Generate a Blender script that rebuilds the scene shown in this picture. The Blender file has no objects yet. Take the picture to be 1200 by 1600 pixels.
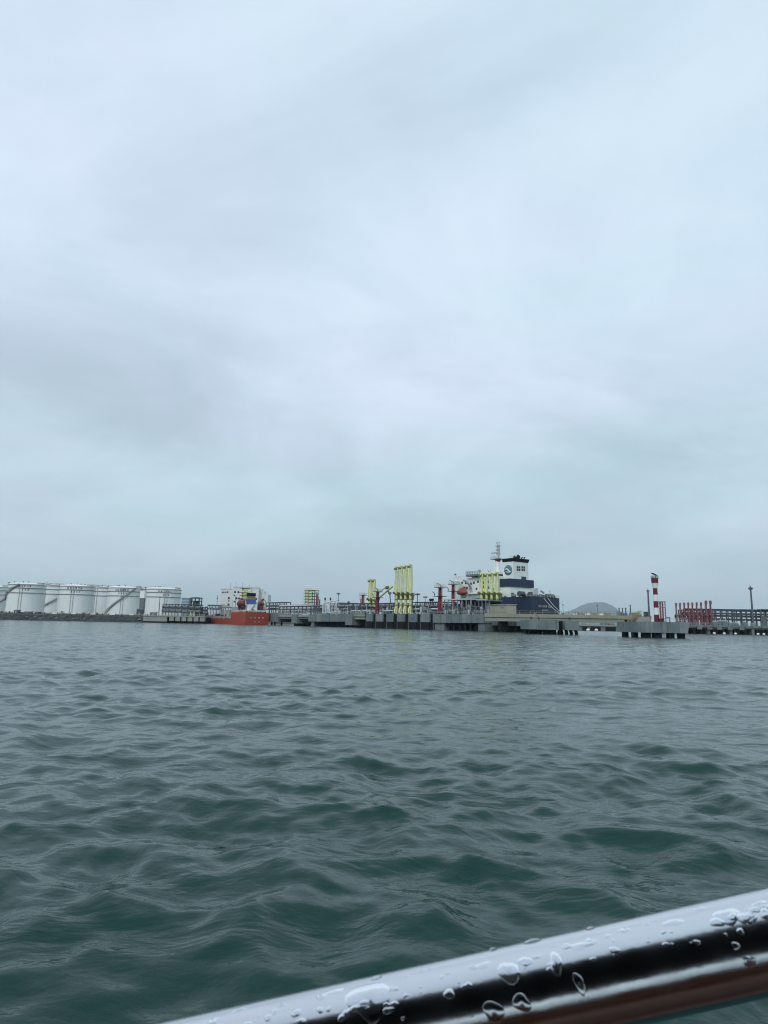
import bpy, math, random
import numpy as np
from mathutils import Vector, Matrix

# ------------------------------------------------------------------ camera
F, CX, CY = 1000.0, 600.0, 800.0          # focal length in pixels of the 1200x1600 photograph
EYE = 2.0                                  # metres above the sea
PITCH, ROLL = math.atan(174.5 / F), math.radians(1.1)
sc = bpy.context.scene
col = sc.collection
cam_data = bpy.data.cameras.new('camera')
cam = bpy.data.objects.new('camera', cam_data)
col.objects.link(cam)
RC = Matrix.Rotation(math.pi / 2 + PITCH, 3, 'X') @ Matrix.Rotation(ROLL, 3, 'Z')
cam.matrix_world = Matrix.Translation((0, 0, EYE)) @ RC.to_4x4()
cam_data.sensor_fit = 'HORIZONTAL'
cam_data.sensor_width = 36.0
cam_data.lens = 36.0 * F / 1200.0
cam_data.clip_start = 0.02
cam_data.clip_end = 60000
cam_data.dof.use_dof = True
cam_data.dof.focus_distance = 150.0
cam_data.dof.aperture_fstop = 26.0
sc.camera = cam

# ------------------------------------------------------------------ sky, sun, exposure
SUN_EL, SUN_AZ = math.radians(42), math.radians(203)     # azimuth clockwise from +Y
world = bpy.data.worlds.new('World')
sc.world = world
world.use_nodes = True
wn, wl = world.node_tree.nodes, world.node_tree.links
wn.clear()
w_out = wn.new('ShaderNodeOutputWorld')
w_bg = wn.new('ShaderNodeBackground')
w_bg.inputs['Strength'].default_value = 0.1
w_sky = wn.new('ShaderNodeTexSky')
w_sky.sky_type = 'NISHITA'
w_sky.sun_disc = False
w_sky.sun_elevation = SUN_EL
w_sky.sun_rotation = SUN_AZ
w_tc = wn.new('ShaderNodeTexCoord')


def wmath(op, a, b=None, c=None, clamp=False):
    n = wn.new('ShaderNodeMath'); n.operation = op; n.use_clamp = clamp
    for i, v in enumerate((a, b, c)):
        if v is None: continue
        if isinstance(v, (int, float)): n.inputs[i].default_value = v
        else: wl.new(v, n.inputs[i])
    return n.outputs[0]


w_sep = wn.new('ShaderNodeSeparateXYZ')
wl.new(w_tc.outputs['Generated'], w_sep.inputs[0])
up = wmath('MAXIMUM', w_sep.outputs['Z'], 0.0)
den = wmath('ADD', up, 0.26)
w_comb = wn.new('ShaderNodeCombineXYZ')                 # cloud deck seen from below
wl.new(wmath('DIVIDE', w_sep.outputs['X'], den), w_comb.inputs['X'])
wl.new(wmath('DIVIDE', w_sep.outputs['Y'], den), w_comb.inputs['Y'])


def wnoise(scale, detail, rough, dist, off):
    m = wn.new('ShaderNodeMapping'); m.inputs['Location'].default_value = off
    m.inputs['Scale'].default_value = (scale * 1.1, scale * 1.2, 1)
    m.inputs['Rotation'].default_value = (0, 0, 0.35)
    wl.new(w_comb.outputs[0], m.inputs['Vector'])
    n = wn.new('ShaderNodeTexNoise')
    n.inputs['Scale'].default_value = 1.0
    n.inputs['Detail'].default_value = detail
    n.inputs['Roughness'].default_value = rough
    n.inputs['Distortion'].default_value = dist
    wl.new(m.outputs[0], n.inputs['Vector'])
    return n.outputs['Fac']


SKO = (3.1, 1.7, 0.0)
big = wnoise(0.55, 2.0, 0.45, 0.5, SKO)
mid = wnoise(1.25, 5.0, 0.55, 0.7, (SKO[0] + 4.2, SKO[1] + .5, 0))
fine = wnoise(3.2, 6.0, 0.6, 0.5, (SKO[0] - 1.8, SKO[1] + 7.5, 0))
cl = wmath('ADD', wmath('MULTIPLY', big, 0.46), wmath('ADD', wmath('MULTIPLY', mid, 0.44), wmath('MULTIPLY', fine, 0.10)))
ramp = wn.new('ShaderNodeValToRGB')
wl.new(cl, ramp.inputs[0])
cr = ramp.color_ramp
cr.interpolation = 'B_SPLINE'
cr.elements[0].position = 0.36; cr.elements[0].color = (0.455, 0.575, 0.675, 1)
cr.elements[1].position = 0.635; cr.elements[1].color = (0.77, 0.90, 1.03, 1)
e = cr.elements.new(0.50); e.color = (0.63, 0.767, 0.905, 1)
# the deck is thicker (greyer) towards the horizon, all the way round
thick = wmath('POWER', wmath('SUBTRACT', 1.0, wmath('MINIMUM', wmath('MULTIPLY', up, 1.9), 1.0)), 2.0)
mixh = wn.new('ShaderNodeMixRGB'); mixh.blend_type = 'MIX'
wl.new(wmath('MULTIPLY', thick, 0.80), mixh.inputs['Fac'])
wl.new(ramp.outputs[0], mixh.inputs['Color1'])
mixh.inputs['Color2'].default_value = (0.415, 0.568, 0.600, 1)
ten = wn.new('ShaderNodeMixRGB'); ten.blend_type = 'MULTIPLY'; ten.inputs['Fac'].default_value = 1
hue = wnoise(0.8, 3.0, 0.5, 0.4, (SKO[0] + 11.0, SKO[1] - 3.0, 0))
hramp = wn.new('ShaderNodeValToRGB'); wl.new(hue, hramp.inputs[0])
hramp.color_ramp.elements[0].position = .38; hramp.color_ramp.elements[0].color = (.965, 1.015, .99, 1)
hramp.color_ramp.elements[1].position = .62; hramp.color_ramp.elements[1].color = (1.035, .985, 1.01, 1)
mixt = wn.new('ShaderNodeMixRGB'); mixt.blend_type = 'MULTIPLY'; mixt.inputs['Fac'].default_value = 1
wl.new(mixh.outputs[0], mixt.inputs['Color1']); wl.new(hramp.outputs[0], mixt.inputs['Color2'])
wl.new(mixt.outputs[0], ten.inputs['Color1'])
ten.inputs['Color2'].default_value = (10.7, 10.7, 10.75, 1)
mixs = wn.new('ShaderNodeMixRGB'); mixs.inputs['Fac'].default_value = 0.06
wl.new(ten.outputs[0], mixs.inputs['Color1']); wl.new(w_sky.outputs[0], mixs.inputs['Color2'])
wl.new(mixs.outputs[0], w_bg.inputs['Color'])
wl.new(w_bg.outputs[0], w_out.inputs['Surface'])

sun_data = bpy.data.lights.new('sun', 'SUN')
sun_data.energy = 1.5
sun_data.angle = math.radians(25)
sun_data.color = (1.0, 0.97, 0.93)
sun = bpy.data.objects.new('sun', sun_data)
col.objects.link(sun)
sd = Vector((math.sin(SUN_AZ) * math.cos(SUN_EL), math.cos(SUN_AZ) * math.cos(SUN_EL), math.sin(SUN_EL)))
sun.rotation_euler = sd.to_track_quat('Z', 'Y').to_euler()
sun.location = (0, -20, 60)

sc.view_settings.view_transform = 'Standard'
sc.view_settings.look = 'None'
sc.view_settings.exposure = 0.0
sc.view_settings.gamma = 1.0
sc.view_settings.use_curve_mapping = False
sc.cycles.use_denoising = True
sc.cycles.filter_width = 1.1
sc.cycles.max_bounces = 6
sc.cycles.transmission_bounces = 6
sc.cycles.volume_bounces = 0
sc.cycles.caustics_reflective = False
sc.cycles.caustics_refractive = False

# ------------------------------------------------------------------ pixel <-> place helpers
def ray(px, py):
    return RC @ Vector(((px - CX) / F, (CY - py) / F, -1.0))


def hor(px):                       # image row of the horizon at a column
    a, b = ray(px, 900.0).z, ray(px, 1000.0).z
    return 900.0 + 100.0 * a / (a - b)


class Frame:
    """A ground frame: t runs along, o runs away from the camera, z up."""
    def __init__(s, ox, oy, ang):
        s.O = Vector((ox, oy)); s.ang = ang
        s.A = Vector((math.cos(ang), math.sin(ang))); s.N = Vector((-math.sin(ang), math.cos(ang)))

    def w(s, p):
        q = s.O + s.A * p[0] + s.N * p[1]
        return Vector((q.x, q.y, p[2]))

    def P(s, px, py, o=0.0):       # point on the vertical plane at offset o that shows at a pixel
        d = ray(px, py); u = d.x / d.y
        B = s.O + s.N * o
        t = (u * B.y - B.x) / (s.A.x - u * s.A.y)
        Y = B.y + s.A.y * t
        return Vector((t, o, EYE + d.z / d.y * Y))

    def T(s, px, o=0.0, py=None):
        return s.P(px, hor(px) - 8 if py is None else py, o).x

    def Z(s, px, py, o=0.0):
        return s.P(px, py, o).z

    def O_(s, px, t, py=None):     # offset at which the point of station t shows at column px
        d = ray(px, hor(px) - 8 if py is None else py); u = d.x / d.y
        B = s.O + s.A * t
        return (u * B.y - B.x) / (s.N.x - u * s.N.y)


WF = Frame(0, 0, 0.0)              # world frame: t = x, o = y


def wx(px, Y): return WF.T(px, Y)
def wz(px, py, Y): return WF.Z(px, py, Y)


_a = (wx(570, 305), 305.0); _b = (wx(690, 262), 262.0)
JF = Frame(_a[0], _a[1], math.atan2(_b[1] - _a[1], _b[0] - _a[0]))    # jetty and ships lie along this

# ------------------------------------------------------------------ materials
MATS = {}


def mat(name, c, rough=0.6, metal=0.0, var=0.12, scale=0.4, streak=0.0, bump=0.0, spec=0.5, dirt=(0.16, 0.13, 0.10), coat=0.0):
    m = bpy.data.materials.new(name); m.use_nodes = True
    n, l = m.node_tree.nodes, m.node_tree.links
    b = n['Principled BSDF']
    b.inputs['Roughness'].default_value = rough
    b.inputs['Metallic'].default_value = metal
    b.inputs['Specular IOR Level'].default_value = spec
    if coat: b.inputs['Coat Weight'].default_value = coat
    tc = n.new('ShaderNodeTexCoord')
    no = n.new('ShaderNodeTexNoise'); no.inputs['Scale'].default_value = scale; no.inputs['Detail'].default_value = 6
    no.inputs['Roughness'].default_value = 0.65
    l.new(tc.outputs['Object'], no.inputs['Vector'])
    r = n.new('ShaderNodeMapRange')
    r.inputs['From Min'].default_value = 0.3; r.inputs['From Max'].default_value = 0.7
    r.inputs['To Min'].default_value = 1 - var; r.inputs['To Max'].default_value = 1 + var
    l.new(no.outputs['Fac'], r.inputs['Value'])
    mul = n.new('ShaderNodeMixRGB'); mul.blend_type = 'MULTIPLY'; mul.inputs['Fac'].default_value = 1
    mul.inputs['Color1'].default_value = (*c, 1)
    l.new(r.outputs[0], mul.inputs['Color2'])
    out = mul.outputs[0]
    if streak:
        mp = n.new('ShaderNodeMapping'); mp.inputs['Scale'].default_value = (1.1, 1.1, 0.07)
        l.new(tc.outputs['Object'], mp.inputs['Vector'])
        n2 = n.new('ShaderNodeTexNoise'); n2.inputs['Scale'].default_value = 1.0; n2.inputs['Detail'].default_value = 4
        l.new(mp.outputs[0], n2.inputs['Vector'])
        r2 = n.new('ShaderNodeMapRange'); r2.inputs['From Min'].default_value = 0.52; r2.inputs['From Max'].default_value = 0.72
        r2.inputs['To Max'].default_value = streak
        l.new(n2.outputs['Fac'], r2.inputs['Value'])
        mx = n.new('ShaderNodeMixRGB'); mx.inputs['Color2'].default_value = (*dirt, 1)
        l.new(r2.outputs[0], mx.inputs['Fac']); l.new(out, mx.inputs['Color1'])
        out = mx.outputs[0]
    l.new(out, b.inputs['Base Color'])
    if bump:
        bp = n.new('ShaderNodeBump'); bp.inputs['Strength'].default_value = bump; bp.inputs['Distance'].default_value = 0.1
        l.new(no.outputs['Fac'], bp.inputs['Height']); l.new(bp.outputs[0], b.inputs['Normal'])
    MATS[name] = m
    return m


mat('concrete', (0.155, 0.19, 0.198), 0.85, var=0.22, scale=0.35, streak=0.75, dirt=(0.055, 0.066, 0.07), bump=0.2)
mat('concrete_cool', (0.13, 0.168, 0.185), 0.85, var=0.22, scale=0.35, streak=0.7, dirt=(0.055, 0.066, 0.07), bump=0.2)
mat('concrete_light', (0.195, 0.228, 0.236), 0.85, var=0.2, scale=0.3, streak=0.7, dirt=(0.07, 0.08, 0.082), bump=0.2)
CONC = ('concrete', 'concrete_light', 'concrete_cool', 'concrete', 'concrete_cool', 'concrete_light', 'concrete')
mat('concrete_pale', (0.28, 0.29, 0.27), 0.85, var=0.14, scale=0.3, streak=0.4, dirt=(0.2, 0.19, 0.16))
mat('concrete_wet_shade', (0.010, 0.013, 0.015), 0.8, var=0.4, scale=0.6, spec=0.12)  # near-black, paints shade into recesses and under decks; also wet piles
mat('beige_paint', (0.32, 0.31, 0.25), 0.7, var=0.08, scale=0.2, streak=0.3, dirt=(0.24, 0.21, 0.16))
mat('beige_lower', (0.29, 0.305, 0.245), 0.7, var=0.08, scale=0.2, streak=0.3, dirt=(0.22, 0.21, 0.16))
mat('tank_white', (0.69, 0.745, 0.735), 0.55, var=0.05, scale=0.12, streak=0.18, dirt=(0.38, 0.40, 0.39))
mat('tank_line', (0.22, 0.26, 0.27), 0.7)
mat('tank_roof', (0.70, 0.74, 0.73), 0.5, var=0.05)
mat('stair_brown', (0.16, 0.15, 0.13), 0.7)
mat('walk_pink', (0.48, 0.41, 0.41), 0.7)
mat('black', (0.009, 0.010, 0.013), 0.6, spec=0.15)
mat('dark_steel', (0.055, 0.068, 0.08), 0.6, var=0.3, scale=0.8)
mat('mid_steel', (0.13, 0.155, 0.17), 0.6, var=0.3, scale=0.8)
mat('grey_steel', (0.27, 0.30, 0.315), 0.55, var=0.25, scale=0.8)
mat('pale_steel', (0.52, 0.55, 0.55), 0.5, var=0.15, scale=0.8)
mat('white_paint', (0.80, 0.82, 0.80), 0.45, var=0.05, streak=0.12, dirt=(0.5, 0.45, 0.38))
mat('office_white', (0.62, 0.66, 0.655), 0.6, var=0.06, streak=0.25, dirt=(0.4, 0.4, 0.37))
mat('blue_grey', (0.20, 0.30, 0.42), 0.6)
mat('ship_white', (0.74, 0.79, 0.74), 0.45, var=0.05, scale=0.3, streak=0.18, dirt=(0.5, 0.46, 0.38))
mat('navy', (0.007, 0.020, 0.056), 0.4, var=0.2, scale=0.15, streak=0.12, dirt=(0.03, 0.035, 0.05))
mat('orange_hull', (0.32, 0.050, 0.025), 0.5, var=0.14, scale=0.25, streak=0.25, dirt=(0.2, 0.035, 0.02))
mat('orange_boat', (0.25, 0.060, 0.042), 0.45, var=0.12)
mat('red_paint', (0.13, 0.010, 0.019), 0.5, var=0.15, scale=0.8)
mat('pink_cage', (0.50, 0.22, 0.25), 0.6)
mat('rust_red', (0.20, 0.08, 0.095), 0.6, var=0.2, scale=0.5)
mat('yellow', (0.62, 0.66, 0.29), 0.5, var=0.14, scale=0.7, streak=0.2, dirt=(0.35, 0.30, 0.08))
mat('yellow_dark', (0.13, 0.15, 0.045), 0.6, var=0.3, scale=1.2)
mat('yellow_pale', (0.74, 0.73, 0.40), 0.5, var=0.1)
mat('olive', (0.22, 0.20, 0.10), 0.6)
mat('bright_blue', (0.05, 0.10, 0.33), 0.5)
mat('green_deck', (0.09, 0.16, 0.11), 0.7)
mat('brown_stair', (0.22, 0.18, 0.11), 0.7)
mat('yellow_box', (0.33, 0.28, 0.11), 0.6)
mat('dark_red', (0.085, 0.018, 0.024), 0.6, var=0.3)
mat('window', (0.02, 0.028, 0.035), 0.15)
mat('rope', (0.42, 0.41, 0.37), 0.9)
mat('logo_teal', (0.065, 0.22, 0.25), 0.5)
mat('logo_dark', (0.035, 0.09, 0.13), 0.5)
mat('letter_white', (0.55, 0.58, 0.58), 0.5)
mat('letter_dark', (0.05, 0.055, 0.06), 0.6)
mat('rock', (0.036, 0.042, 0.046), 0.9, var=0.45, scale=0.8, bump=0.8)
mat('soil', (0.16, 0.155, 0.14), 0.95, var=0.2, scale=0.1)
mat('grass_low', (0.05, 0.08, 0.035), 0.9, var=0.4, scale=0.6)
mat('hill_green', (0.035, 0.045, 0.045), 0.95, var=0.35, scale=0.012)
mat('light_red', (0.115, 0.008, 0.017), 0.5, var=0.12, scale=1.5)
mat('light_white', (0.72, 0.74, 0.72), 0.5, var=0.06, streak=0.15, dirt=(0.5, 0.45, 0.4))
mat('mast_grey', (0.085, 0.10, 0.125), 0.55)
mat('canvas', (0.012, 0.013, 0.02), 0.8)
mat('varnish', (0.13, 0.045, 0.022), 0.3, var=0.3, scale=5)
mat('deck_brown', (0.10, 0.05, 0.032), 0.6, var=0.3, scale=4)
mat('hull_cream', (0.55, 0.54, 0.50), 0.4)

# ------------------------------------------------------------------ mesh builder
BASE = {}


class MB:
    def __init__(s): s.v, s.f = [], []

    def add(s, vs, fs):
        k = len(s.v); s.v += [tuple(x) for x in vs]; s.f += [tuple(i + k for i in f) for f in fs]; return s

    def hexa(s, c):                # 4 bottom corners then 4 top corners
        return s.add(c, [(3, 2, 1, 0), (4, 5, 6, 7), (0, 1, 5, 4), (1, 2, 6, 5), (2, 3, 7, 6), (3, 0, 4, 7)])

    def box(s, t0, t1, o0, o1, z0, z1):
        t0, t1 = sorted((t0, t1)); o0, o1 = sorted((o0, o1)); z0, z1 = sorted((z0, z1))
        return s.hexa([(t0, o0, z0), (t1, o0, z0), (t1, o1, z0), (t0, o1, z0), (t0, o0, z1), (t1, o0, z1), (t1, o1, z1), (t0, o1, z1)])

    def beam(s, p, q, w, h=None, upv=(0, 0, 1)):
        p, q = Vector(p), Vector(q); h = w if h is None else h
        d = (q - p).normalized(); u = Vector(upv)
        if abs(d.dot(u)) > 0.98: u = Vector((0, 1, 0))
        x = d.cross(u).normalized(); y = x.cross(d)
        x *= w / 2; y *= h / 2
        return s.hexa([p - x - y, p + x - y, q + x - y, q - x - y, p - x + y, p + x + y, q + x + y, q - x + y])

    def tube(s, pts, r, seg=10, cap=True):
        pts = [Vector(p) for p in pts]; n = len(pts)
        rr = list(r) if isinstance(r, (list, tuple)) else [r] * n
        vs, fs = [], []
        prev = None
        for i, p in enumerate(pts):
            d = (pts[min(i + 1, n - 1)] - pts[max(i - 1, 0)]).normalized()
            if prev is None:
                u = Vector((0, 0, 1)) if abs(d.z) < 0.9 else Vector((0, 1, 0))
                x = d.cross(u).normalized()
            else:
                x = (prev - d * prev.dot(d)).normalized()
            prev = x; y = d.cross(x)
            for k in range(seg):
                a = 2 * math.pi * k / seg
                vs.append(p + (x * math.cos(a) + y * math.sin(a)) * rr[i])
        for i in range(n - 1):
            for k in range(seg):
                k2 = (k + 1) % seg
                fs.append((i * seg + k, i * seg + k2, (i + 1) * seg + k2, (i + 1) * seg + k))
        if cap:
            fs.append(tuple(range(seg - 1, -1, -1))); fs.append(tuple(range((n - 1) * seg, n * seg)))
        return s.add(vs, fs)

    def lathe(s, c, prof, seg=32, cap=True):   # prof: (radius, z) rising
        c = Vector(c); vs, fs = [], []
        for r, z in prof:
            for k in range(seg):
                a = 2 * math.pi * k / seg
                vs.append(c + Vector((r * math.cos(a), r * math.sin(a), z)))
        for i in range(len(prof) - 1):
            for k in range(seg):
                k2 = (k + 1) % seg
                fs.append((i * seg + k, i * seg + k2, (i + 1) * seg + k2, (i + 1) * seg + k))
        if cap:
            fs.append(tuple(range(seg - 1, -1, -1))); n = len(prof) - 1; fs.append(tuple(range(n * seg, (n + 1) * seg)))
        return s.add(vs, fs)

    def ellipsoid(s, c, r, seg=14, rings=8):
        c = Vector(c); vs, fs = [], []
        for i in range(rings + 1):
            ph = math.pi * i / rings
            for k in range(seg):
                a = 2 * math.pi * k / seg
                vs.append(c + Vector((r[0] * math.sin(ph) * math.cos(a), r[1] * math.sin(ph) * math.sin(a), -r[2] * math.cos(ph))))
        for i in range(rings):
            for k in range(seg):
                k2 = (k + 1) % seg
                fs.append((i * seg + k, i * seg + k2, (i + 1) * seg + k2, (i + 1) * seg + k))
        return s.add(vs, fs)

    def prism(s, poly, z0, z1):                # poly of (t, o), counter-clockwise from above
        n = len(poly)
        vs = [(p[0], p[1], z0) for p in poly] + [(p[0], p[1], z1) for p in poly]
        fs = [tuple(range(n - 1, -1, -1)), tuple(range(n, 2 * n))]
        fs += [(i, (i + 1) % n, n + (i + 1) % n, n + i) for i in range(n)]
        return s.add(vs, fs)

    def rail(s, pts, h=1.1, r=0.035, step=2.0, rails=2):
        for p, q in zip(pts[:-1], pts[1:]):
            p, q = Vector(p), Vector(q); L = (q - p).length
            for k in range(rails):
                dz = Vector((0, 0, h * (k + 1) / rails)); s.beam(p + dz, q + dz, 2 * r, 2 * r)
            n = max(1, int(L / step))
            for i in range(n + 1):
                b = p.lerp(q, i / n); s.beam(b, b + Vector((0, 0, h)), 2 * r, 2 * r)
        return s

    def build(s, name, m, parent, smooth=False, label=None):
        base = BASE[parent.name]
        me = bpy.data.meshes.new(name)
        me.from_pydata([(x[0] - base[0], x[1] - base[1], x[2] - base[2]) for x in s.v], [], s.f)
        me.materials.append(MATS[m] if isinstance(m, str) else m)
        if smooth:
            me.polygons.foreach_set('use_smooth', [True] * len(me.polygons))
            try: me.set_sharp_from_angle(angle=math.radians(40))
            except Exception: pass
        me.update()
        o = bpy.data.objects.new(name, me); col.objects.link(o)
        o.parent = parent; BASE[o.name] = base
        if label: o['label'] = label
        return o


def thing(name, fr, base, label, cat, group=None, kind=None):
    o = bpy.data.objects.new(name, None); col.objects.link(o)
    o.empty_display_size = 0.2
    o.location = fr.w(base); o.rotation_euler = (0, 0, fr.ang)
    BASE[o.name] = tuple(base)
    if label: o['label'] = label
    if cat: o['category'] = cat
    if group: o['group'] = group
    if kind: o['kind'] = kind
    return o


def solo(name, fr, base, mb, m, label=None, cat=None, group=None, kind=None, smooth=False):
    me = bpy.data.meshes.new(name)
    me.from_pydata([(x[0] - base[0], x[1] - base[1], x[2] - base[2]) for x in mb.v], [], mb.f)
    me.materials.append(MATS[m] if isinstance(m, str) else m)
    if smooth: me.polygons.foreach_set('use_smooth', [True] * len(me.polygons))
    me.update()
    o = bpy.data.objects.new(name, me); col.objects.link(o)
    o.location = fr.w(base); o.rotation_euler = (0, 0, fr.ang)
    BASE[o.name] = tuple(base)
    for k, v in (('label', label), ('category', cat), ('group', group), ('kind', kind)):
        if v: o[k] = v
    return o


def each(name, m, parent, items, smooth=False):       # one object per piece
    for it in items:
        mb = MB(); it(mb); mb.build(name, m, parent, smooth)


def glyph(rng, h):                                     # strokes of one unreadable far-off character, in a square of side h
    s = []
    n = rng.randint(2, 3)
    for i in range(n):
        y = h * (0.12 + 0.76 * i / max(1, n - 1)); s.append((h * rng.uniform(0, .15), h * rng.uniform(.8, 1), y - h * .10, y + h * .10))
    for i in range(rng.randint(1, 2)):
        x = h * rng.uniform(.2, .8); s.append((x - h * .10, x + h * .10, h * rng.uniform(0, .2), h * rng.uniform(.8, 1)))
    return s


# ================================================================== SETTING
# ---- sea: real waves, finer near the boat
def build_sea():
    rng = np.random.default_rng(37)
    rs = [1.0]
    while rs[-1] < 60: rs.append(rs[-1] * 1.0070)
    while rs[-1] < 420: rs.append(rs[-1] * 1.0076)
    while rs[-1] < 16500: rs.append(rs[-1] * 1.025)
    rs = np.array(rs, dtype=np.float64)
    half = math.radians(44)
    th_d = np.linspace(-half, half, 820)
    th_c = np.linspace(half, 2 * math.pi - half, 64)[1:-1]
    th = np.concatenate([th_d, th_c]); nth, nr = len(th), len(rs)
    dth = np.where(np.arange(nth) < 820, 2 * half / 819, 0.0726)
    R, TH = np.meshgrid(rs, th, indexing='ij')
    X = (R * np.sin(TH)).ravel(); Y = (R * np.cos(TH)).ravel()
    dr = np.gradient(rs)
    SP = np.maximum(np.repeat(dr[:, None], nth, 1), np.minimum(R * dth[None, :], 1e9)).ravel()
    Xf, Yf = X.astype(np.float32), Y.astype(np.float32)
    # patches of rougher and calmer water
    patch = np.zeros_like(Xf)
    for _ in range(9):
        lam = rng.uniform(7, 40); a = rng.uniform(0, 2 * math.pi)
        patch += np.sin((Xf * math.cos(a) + Yf * math.sin(a)) * (2 * math.pi / lam) + rng.uniform(0, 6.28)).astype(np.float32)
    patch = np.clip(1 + 0.13 * patch, 0.65, 1.5)
    Zs = np.zeros_like(Xf); DX = np.zeros_like(Xf); DY = np.zeros_like(Xf)
    N = 165
    main = math.radians(250)                 # waves travel towards the boat, a little to the left
    for i in range(N):
        lam = 0.2 * (10.0 / 0.2) ** ((i + rng.uniform(0, 1)) / N)
        spread = 0.55 if lam > 3 else 0.95
        a = main + rng.normal(0, spread)
        k = 2 * math.pi / lam
        if lam > 4: sl = 0.005
        elif lam > 1.7: sl = 0.0095
        elif lam > 0.55: sl = 0.0235
        else: sl = 0.019
        amp = sl / k
        ph = rng.uniform(0, 2 * math.pi)
        wgt = np.clip((lam / (SP * 1.7) - 1.0), 0, 1).astype(np.float32)
        arg = (Xf * (k * math.cos(a)) + Yf * (k * math.sin(a)) + ph).astype(np.float32)
        g = wgt * (patch if lam < 3 else 1.0) * amp
        Zs += g * np.sin(arg)
        c = g * np.cos(arg) * (0.6 if lam > 0.6 else 0.3)
        DX += c * math.cos(a); DY += c * math.sin(a)
    V = np.empty((nr * nth + 1, 3), dtype=np.float32)
    V[:-1, 0] = X + DX; V[:-1, 1] = Y + DY; V[:-1, 2] = Zs
    V[-1] = (0, 0, -0.05)
    idx = np.arange(nr * nth).reshape(nr, nth)
    a = idx[:-1, :]; b = idx[1:, :]
    a2 = np.roll(a, -1, 1); b2 = np.roll(b, -1, 1)
    quads = np.stack([a, a2, b2, b], -1).reshape(-1, 4)
    tri = np.stack([np.full(nth, nr * nth), np.roll(idx[0], -1), idx[0]], -1)
    me = bpy.data.meshes.new('sea')
    nq, nt = len(quads), len(tri)
    me.vertices.add(len(V)); me.vertices.foreach_set('co', V.ravel())
    me.loops.add(nq * 4 + nt * 3)
    me.loops.foreach_set('vertex_index', np.concatenate([quads.ravel(), tri.ravel()]).astype(np.int32))
    me.polygons.add(nq + nt)
    me.polygons.foreach_set('loop_start', np.concatenate([np.arange(nq) * 4, nq * 4 + np.arange(nt) * 3]).astype(np.int32))
    me.polygons.foreach_set('loop_total', np.concatenate([np.full(nq, 4), np.full(nt, 3)]).astype(np.int32))
    me.polygons.foreach_set('use_smooth', np.ones(nq + nt, dtype=bool))
    me.update(calc_edges=True)
    me.validate()
    m = bpy.data.materials.new('sea_water'); m.use_nodes = True
    n, l = m.node_tree.nodes, m.node_tree.links
    b = n['Principled BSDF']
    b.inputs['Base Color'].default_value = (0.0065, 0.034, 0.0285, 1)
    b.inputs['Specular IOR Level'].default_value = 0.40
    b.inputs['IOR'].default_value = 1.333
    b.inputs['Specular Tint'].default_value = (0.80, 1.0, 0.96, 1)
    geo = n.new('ShaderNodeNewGeometry')
    ln = n.new('ShaderNodeVectorMath'); ln.operation = 'LENGTH'; l.new(geo.outputs['Position'], ln.inputs[0])
    rg = n.new('ShaderNodeMapRange'); rg.inputs['From Min'].default_value = 15; rg.inputs['From Max'].default_value = 260
    rg.inputs['To Min'].default_value = 0.06; rg.inputs['To Max'].default_value = 0.14
    l.new(ln.outputs['Value'], rg.inputs['Value']); l.new(rg.outputs[0], b.inputs['Roughness'])
    n1 = n.new('ShaderNodeTexNoise'); n1.inputs['Scale'].default_value = 8.0; n1.inputs['Detail'].default_value = 3; n1.inputs['Distortion'].default_value = 0.2
    mp = n.new('ShaderNodeMapping'); mp.inputs['Scale'].default_value = (0.75, 1.2, 1); mp.inputs['Rotation'].default_value = (0, 0, 0.35)
    l.new(geo.outputs['Position'], mp.inputs['Vector']); l.new(mp.outputs[0], n1.inputs['Vector'])
    n2 = n.new('ShaderNodeTexNoise'); n2.inputs['Scale'].default_value = 0.9; n2.inputs['Detail'].default_value = 5; n2.inputs['Distortion'].default_value = 0.8
    l.new(mp.outputs[0], n2.inputs['Vector'])
    b1 = n.new('ShaderNodeBump'); b1.inputs['Strength'].default_value = 0.38; b1.inputs['Distance'].default_value = 0.022
    l.new(n1.outputs['Fac'], b1.inputs['Height'])
    b2 = n.new('ShaderNodeBump'); b2.inputs['Strength'].default_value = 0.5; b2.inputs['Distance'].default_value = 0.22
    rb_ = n.new('ShaderNodeMapRange'); rb_.inputs['From Min'].default_value = 12; rb_.inputs['From Max'].default_value = 90
    rb_.inputs['To Min'].default_value = 0.35; rb_.inputs['To Max'].default_value = 0.7
    l.new(ln.outputs['Value'], rb_.inputs['Value']); l.new(rb_.outputs[0], b2.inputs['Strength'])
    l.new(n2.outputs['Fac'], b2.inputs['Height']); l.new(b1.outputs[0], b2.inputs['Normal'])
    l.new(b2.outputs[0], b.inputs['Normal'])
    me.materials.append(m)
    o = bpy.data.objects.new('sea', me); col.objects.link(o)
    o['kind'] = 'structure'; o['label'] = 'choppy grey green sea ruffled by small waves'
    return o


build_sea()

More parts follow.
